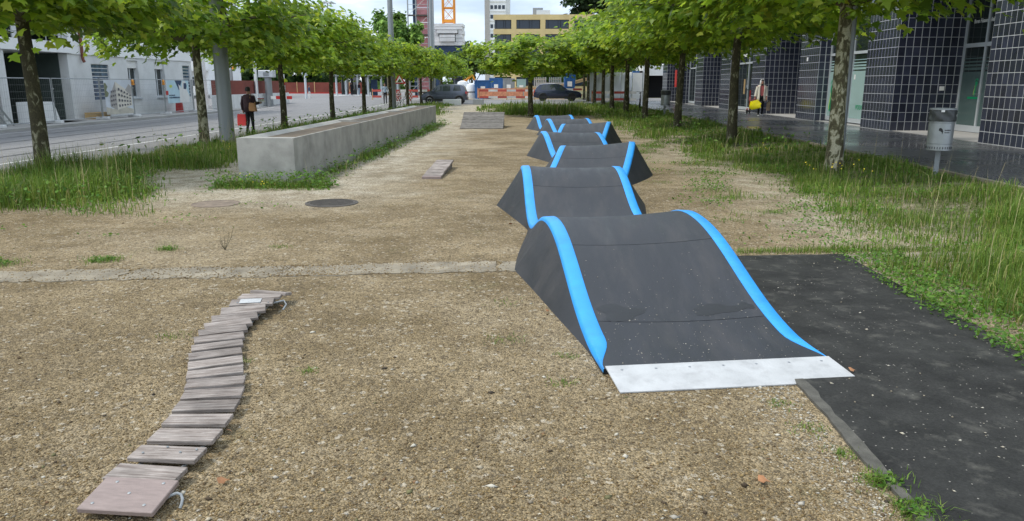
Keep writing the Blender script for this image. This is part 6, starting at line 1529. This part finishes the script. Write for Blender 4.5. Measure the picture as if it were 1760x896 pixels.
MB().box(-1.2, 1.2, -.9, -.5, 0, .6).build('track', 'tyre', ex, bevel=.1); MB().box(-1.2, 1.2, .5, .9, 0, .6).build('track', 'tyre', ex, bevel=.1); MB().box(-1.1, .9, -.8, .8, .65, 1.5).build('body', 'orange', ex, bevel=.08); MB().box(-.2, .8, -.75, .1, 1.5, 2.5).build('cab', 'carglass', ex, bevel=.05)
mb = MB(); mb.bar((.8, .3, 1.4), (2.2, .3, 2.7), .2, .25); mb.bar((2.2, .3, 2.7), (3.0, .3, 1.2), .18, .2); mb.build('arm', 'orange', ex)
MB().prism([(2.8, .6), (3.3, .7), (3.2, 1.2), (2.9, 1.2)], 0, .6, 'xz').build('bucket', 'iron', ex)
for x, y, r, h, lab in ((-6.9, 88, .75, 1.7, 'white wrapped bale left of the blue container'), (-8.0, 89, .8, 2.0, 'white wrapped material heap behind the slate hatchback')):
    t = thing('wrapped_bale', lab, 'bale', (x, y, 0)); mb = MB(); mb.lathe([(r*.9, 0), (r, .3), (r*.96, h*.6), (r*.7, h*.92), (r*.2, h)], 16); mb.build('wrap', 'tarp', t, smooth=True); mb = MB(); mb.lathe([(r*1.01, h*.4), (r*1.02, h*.43), (r*1.01, h*.46)], 16); mb.build('strap', 'black', t)
# warning signs and bicycles left of the far trunks
ws = thing('warning_sign', 'red bordered triangular roadworks sign among the far street trunks', 'sign', (-10.55, 61.5, zv(-10.5, 61.5)))
mb = MB(); mb.add([(-.5, 0, 1.75), (.5, 0, 1.75), (0, 0, 2.6), (-.5, .03, 1.75), (.5, .03, 1.75), (0, .03, 2.6)], [(0,1,2),(5,4,3),(0,3,4,1),(1,4,5,2),(2,5,3,0)]); mb.build('border', 'red', ws)
MB().add([(-.31, -.006, 1.85), (.31, -.006, 1.85), (0, -.006, 2.38)], [(0, 1, 2)]).build('face', 'white', ws); MB().add([(-.16, -.009, 1.88), (.16, -.009, 1.88), (.05, -.009, 2.12), (-.06, -.009, 2.08)], [(0, 1, 2, 3)]).build('symbol', 'black', ws)
mb = MB(); mb.tube([(0, .06, 0), (0, .06, 2.4)], .03, 8); mb.build('post', 'steel', ws)
for k in range(2):
    t = thing('chevron_board', ['red and white lattice barrier below the roadworks sign', 'second red and white lattice barrier right of the roadworks sign', 'low red and white lattice barrier farther right'][k], 'barrier', (-11.2 + .75*k, 63 + k, zv(-10.5, 63)), 0, 'lattice barriers at the roadworks')
    for j in range(5):
        for i in range(5): MB().box(.10*i, .10*i + .095, -.02, .02, .35 + .16*j, .35 + .16*j + .15).build('plate', 'sitered' if (i + j) % 2 else 'sitewhite', t)
    MB().box(-.02, .02, -.03, .03, 0, 1.45).build('post', 'steel', t)
def bike(label, x, y, rz):
    t = thing('bicycle', label, 'bicycle', (x, y, zv(x, y)), rz, 'bicycles by the far trees')
    for wx in (-.52, .52):
        pts = [(wx + .33*math.cos(2*math.pi*q/20), 0, .34 + .33*math.sin(2*math.pi*q/20)) for q in range(21)]; mb = MB(); mb.tube(pts, .022, 6); mb.build('wheel', 'tyre', t)
    mb = MB(); mb.tube([(-.52, 0, .34), (-.15, 0, .85), (.38, 0, .85), (-.02, 0, .30), (-.52, 0, .34)], .02, 6); mb.tube([(-.15, 0, .85), (-.02, 0, .30)], .02, 6); mb.tube([(.52, 0, .34), (.36, 0, 1.02)], .02, 6); mb.build('frame', 'black', t)
    mb = MB(); mb.tube([(.36, -.25, 1.04), (.38, 0, 1.02), (.36, .25, 1.04)], .015, 6); mb.build('handlebar', 'black', t); MB().box(-.30, -.03, -.07, .07, .93, .98).build('saddle', 'black', t, bevel=.015)
bike('dark bicycle parked beside the fifth shop side tree', 6.6, 47.5, R(80)); bike('dark bicycle parked beside the sixth shop side tree', 6.5, 53.5, R(70)); bike('bicycle below the roadworks sign at the far street trees', -10.3, 60.2, R(10))
# blue parking sign and hedge by the garage
ps = thing('parking_sign', 'blue and white square sign by the fourth shop side trunk', 'sign', (10.05, 76, .1)); MB().box(-.35, .35, -.02, .02, 2.05, 2.75).build('plate', 'bluebin', ps); MB().box(.05, .33, -.025, -.021, 2.1, 2.4).build('panel', 'white', ps)
mb = MB(); mb.tube([(0, .04, 0), (0, .04, 2.8)], .03, 8); mb.build('post', 'steel', ps)
def leaf_ball(seed, n, rx, ry, rz_, ls, pal, lump=.18, base=0.0):
    r = np.random.default_rng(seed); d = r.normal(0, 1, (n, 3)); d /= np.linalg.norm(d, axis=1, keepdims=True); d[:, 2] = np.where(d[:, 2] < -.5, -d[:, 2], d[:, 2])
    q = r.random(n)**.33*(1 + lump*(np.sin(5*d[:, 0] + seed) + np.sin(6*d[:, 1] + 2*seed) + np.sin(7*d[:, 2] + 3*seed))/1.5)
    pos = d*q[:, None]*np.array((rx, ry, rz_)); nr = d + r.normal(0, .6, (n, 3)) + (0, 0, .5); tp = r.normal(0, 1, (n, 3)) - (0, 0, .4)
    cc = pal[r.integers(0, len(pal), n)]*r.uniform(.7, 1.3, (n, 1)); return leaf_cloud(pos, nr, tp, r.uniform(.6, 1.3, n)*ls, cc, LEAF_FAR, r)
DARKG = np.array([(.035,.075,.018),(.05,.10,.022),(.065,.115,.028),(.03,.06,.018)]); MIDG = np.array([(.07,.13,.025),(.09,.16,.03),(.11,.18,.035),(.05,.10,.022)])
for x, y, h, w, lab in ((10.25, 76.5, 1.5, .55, 'clipped round hedge bush between the white panel and the garage'), (10.2, 77.2, 3.4, .5, 'upright green shrub behind the clipped bush')):
    t = thing('hedge_bush', lab, 'bush', (x, y, 0.05)); V, F, C = leaf_ball(int(h*10), 900, w, .5, h*.5, .12, MIDG, .06); V[:, 2] += h*.5; o = link('foliage', np_mesh('foliage', V, F, 'farleaf', C), t); mb = MB(); mb.tube([(0, 0, 0), (0, 0, h*.6)], .04, 6); mb.build('stem', 'limb', t)

# ------------------------------------------------------------ far buildings
yb = thing('ochre_building', 'ochre concrete office block with wide dark window bands at the far end', 'building', (0, 160, 0))
xs0 = [-7.73, -3.31, 2.57, 8.38, 14.2, 20.0]; ww = [3.4, 4.85, 4.75, 4.75, 4.75, 4.75]
MB().box(-7.6, 26, .5, 14, 0, 15).build('wall', 'ochre', yb)
zl = [(12.46, 14.24), (9.62, 11.44), (6.8, 8.6), (4.0, 5.8), (1.2, 3.0)]
for k, (z0, z1) in enumerate([(14.24, 15.25), (11.44, 12.46), (8.6, 9.62), (5.8, 6.8), (3.0, 4.0)]): MB().box(-7.97, 26.0, 0, .6, z0, z1).build('spandrel', 'ochre', yb)
for k in range(6):
    a = xs0[k] + ww[k]
    MB().box(a, (xs0[k+1] if k < 5 else 26), -.012, .6, 0, 15.2).build('pillar', 'ochre', yb)
for (z0, z1) in zl:
    for x, w in zip(xs0, ww):
        o = MB().box(x, x + w, .36, .46, z0, z1).build('window', 'blackcloth', yb)
        cx = [x + .06, x + w*.13, x + w*.55, x + w*.66, x + w - .06]
        for a, b in zip(cx, cx[1:]): MB().box(a, b - .09, .33, .37, z0 + .08, z1 - .08).build('pane', 'skyglass', o)
MB().box(.0, 2.1, 4, 8, 15, 16.9).build('roof_box', 'zinc', yb); MB().box(.75, 3.6, 3.5, 7, 15, 16.4).build('roof_box', 'frame', yb)
tw_ = thing('tower_block', 'pale high rise tower with a grey side behind the ochre block', 'building', (-11.6, 260, 0))
MB().box(-4.2, -2.6, 0, 12, 0, 46).build('stair_wall', 'b_shade', tw_); MB().box(-2.6, 2.75, .3, 12, 0, 46).build('wall', 'plaster', tw_); MB().box(2.75, 3.9, .8, 12, 0, 46).build('side_wall', 'rawconc', tw_)
for k in range(15):
    z = 1.2 + k*3.0
    for j in range(4): o = MB().box(-2.3 + j*1.28, -1.4 + j*1.28, .2, .34, z + .3, z + 1.5).build('window', 'skyglass', tw_)
    MB().box(-2.6, 2.75, .12, .3, z - .55, z - .2).build('balcony_band', 'rawconc', tw_)
# tower crane with its stacked ballast
cr = thing('tower_crane', 'orange lattice tower crane above stacked concrete ballast', 'crane', (-12.75, 120, 0))
for sx in (-.85, .85):
    for sy in (-.85, .85): MB().box(sx - .1, sx + .1, sy - .1, sy + .1, 6.0, 26).build('mast_leg', 'orange', cr)
for k in range(8):
    z = 10.9 + 1.9*k; m = MB()
    for a, b in (((-.85, -.85), (.85, -.85)), ((.85, -.85), (.85, .85)), ((.85, .85), (-.85, .85)), ((-.85, .85), (-.85, -.85))):
        m.bar((*a, z), (*b, z + 1.9), .06, .06); m.bar((*b, z), (*a, z + 1.9), .06, .06); m.bar((*a, z), (*b, z), .1, .16 if k % 2 else .4)
    m.build('lattice_bay', 'orange', cr)
MB().box(-2.1, 2.3, -2.0, 2.0, 5.6, 7.2).build('undercarriage', 'b_navy', cr); MB().box(-2.0, -1.5, -1.5, 1.5, 0, 5.6).build('leg', 'b_navy', cr); MB().box(1.5, 2.2, -1.5, 1.5, 0, 5.6).build('leg', 'orange', cr)
for (x0, x1, z0, z1, yy) in ((-2.1, 2.2, 7.25, 7.75, -2.2), (-2.1, 2.2, 9.55, 9.95, -2.2), (-2.0, 2.3, 10.0, 10.4, -2.1), (-1.2, 1.1, 7.8, 8.35, -2.5), (-1.2, 1.1, 8.4, 8.8, -2.45), (-1.6, 1.5, 9.0, 9.45, -2.4), (1.2, 2.25, 7.8, 8.3, -2.1), (1.2, 2.2, 8.35, 8.85, -2.15), (-2.1, -1.3, 7.8, 8.6, -2.0), (-2.05, -1.4, 8.65, 9.4, -2.0), (1.6, 2.3, 8.9, 9.5, -2.1)):
    MB().box(x0, x1, yy, 1.8, z0, z1).build('ballast_block', 'rawconc', cr)
# pink sheeted scaffold
sc = thing('scaffold_tower', 'scaffold tower wrapped in pink red sheeting beside the orange crane', 'scaffold', (-15.6, 110, 0))
M['pink'] = mat('pink_sheeting', (.62, .26, .27), .7, var=.2, scale=.8, bump=.5, bscale=4); M['pinkred'] = mat('red_sheeting', (.58, .10, .09), .7, var=.15)
for k in range(7): MB().box(-.55, 1.0, .1, .16, 2.0*k + .02, 2.0*k + 1.96).build('sheet', 'pink', sc)
for k in range(7): MB().box(1.0, 1.75, .05, .14, 2.0*k + .02, 2.0*k + 1.97).build('sheet', 'pinkred', sc)
MB().box(-1.15, -.65, .3, .8, 0, 15).build('concrete_core', 'b_navy', sc)
for x in (-1.75, -.6, 1.05, 1.8):
    for y in (-.6, 0): mb = MB(); mb.tube([(x, y, 0), (x, y, 15)], .05, 6); mb.build('standard', 'steel', sc)
for k in range(6):
    z = 2.6*k + .4; MB().box(-1.75, 1.0, -.6, 0, z, z + .18).build('platform', 'iron', sc); m = MB()
    for zz in (z + .9, z + 1.5): m.tube([(-1.75, -.6, zz), (1.0, -.6, zz)], .035, 6)
    m.build('guard_rail', 'steel', sc); mb = MB(); mb.tube([(-1.75, -.62, z), (.9, -.62, z + 2.4)], .03, 6); mb.build('brace', 'steel', sc)
# ------------------------------------------------------------ far trees
def far_tree(label, x, y, rx, rz_, z0, pal, seed, n=2600, ls=.5, group='trees beyond the street'):
    t = thing('broadleaf_tree', label, 'tree', (x, y, 0), 0, group); V = []; F = []; C = []; o = 0; r = np.random.default_rng(seed); H = z0 + rz_*2
    for k in range(9):
        c = np.array((r.normal(0, rx*.45), r.normal(0, rx*.4), z0 + rz_*(.35 + 1.35*r.random()))); s = r.uniform(.42, .65)
        v, f, cc = leaf_ball(seed*10 + k, n//9, rx*s, rx*s, rz_*s, ls, pal, .22); V.append(v + c); F.append(f + o); C.append(cc*r.uniform(.75, 1.3)); o += len(v)
    cw = link('crown', np_mesh('crown', np.concatenate(V), np.concatenate(F), 'farleaf', np.concatenate(C)), t); cw['kind'] = 'stuff'
    mb = MB(); mb.tube([(0, 0, -.2), (.1, 0, z0*.6), (0, 0, z0 + rz_)], [.035*H, .028*H, .01*H], 9); mb.build('trunk', 'limb', t, smooth=True)
    for k in range(4): a = 1.57*k + .4; mb = MB(); mb.tube([(0, 0, z0*.8), (math.cos(a)*rx*.3, math.sin(a)*rx*.3, z0 + rz_*.5), (math.cos(a)*rx*.6, math.sin(a)*rx*.6, z0 + rz_*1.1)], [.014*H, .010*H, .004*H], 6); mb.build('limb', 'limb', t)
far_tree('leafy green tree left of the second mast above the street crowns', -18.6, 100, 2.2, 3.9, 2.6, MIDG*1.9, 3); far_tree('leafy green tree right of the second mast above the street crowns', -15.6, 96, 1.7, 3.2, 2.2, MIDG*1.9, 4)
for i, (x, y, rx, rz_, lab) in enumerate(((-86, 165, 8, 8.5, 'dark wood edge tree at the far left behind the balcony block'), (-74, 168, 8, 9.5, 'dark tall tree behind the low wall right of the balcony block'), (-63, 160, 7, 8.0, 'dense tree behind the screened fence left part'), (-52, 158, 7, 7.0, 'dense tree behind the middle of the screened fence'),
     (-42, 160, 6.5, 6.5, 'dense tree behind the screened fence beside the tram shelter'), (-32, 165, 6, 6.0, 'dense tree behind the tram shelter roof'), (-24, 170, 6, 5.0, 'lower tree behind the right end of the tram shelter'))):
    far_tree(lab, x, y, rx, rz_, -2.6, DARKG if i < 5 else MIDG, 20 + i, 4600, 1.0)
far_tree('big dark tree rising behind the ochre block roof', 13.8, 195, 5.6, 5.0, 14.0, np.array([(.022,.045,.016),(.03,.055,.018),(.018,.035,.012)]), 41, 4200, .9, group=None)
far_tree('dark tree left of the tower block behind the ballast', -15.5, 175, 3.6, 3.4, 3.5, DARKG, 43, 2400, .6, group=None); far_tree('rounded dark tree at the foot of the tower block', -19.5, 190, 5, 4.6, 2.0, DARKG, 44, 2400, .7, group=None)
for i, (x, y, rx, rz_, lab) in enumerate(((-8.5, 108, 3.2, 2.4, 'green tree filling the gap left of the mid square tree behind the site'), (2.5, 112, 3.5, 2.2, 'green tree behind the site above the dark blue car'), (8.0, 110, 3.5, 2.6, 'green tree behind the site above the tarpaulin wall'))):
    far_tree(lab, x, y, rx, rz_, 1.2, MIDG, 50 + i, 2400, .5, group='trees behind the site')
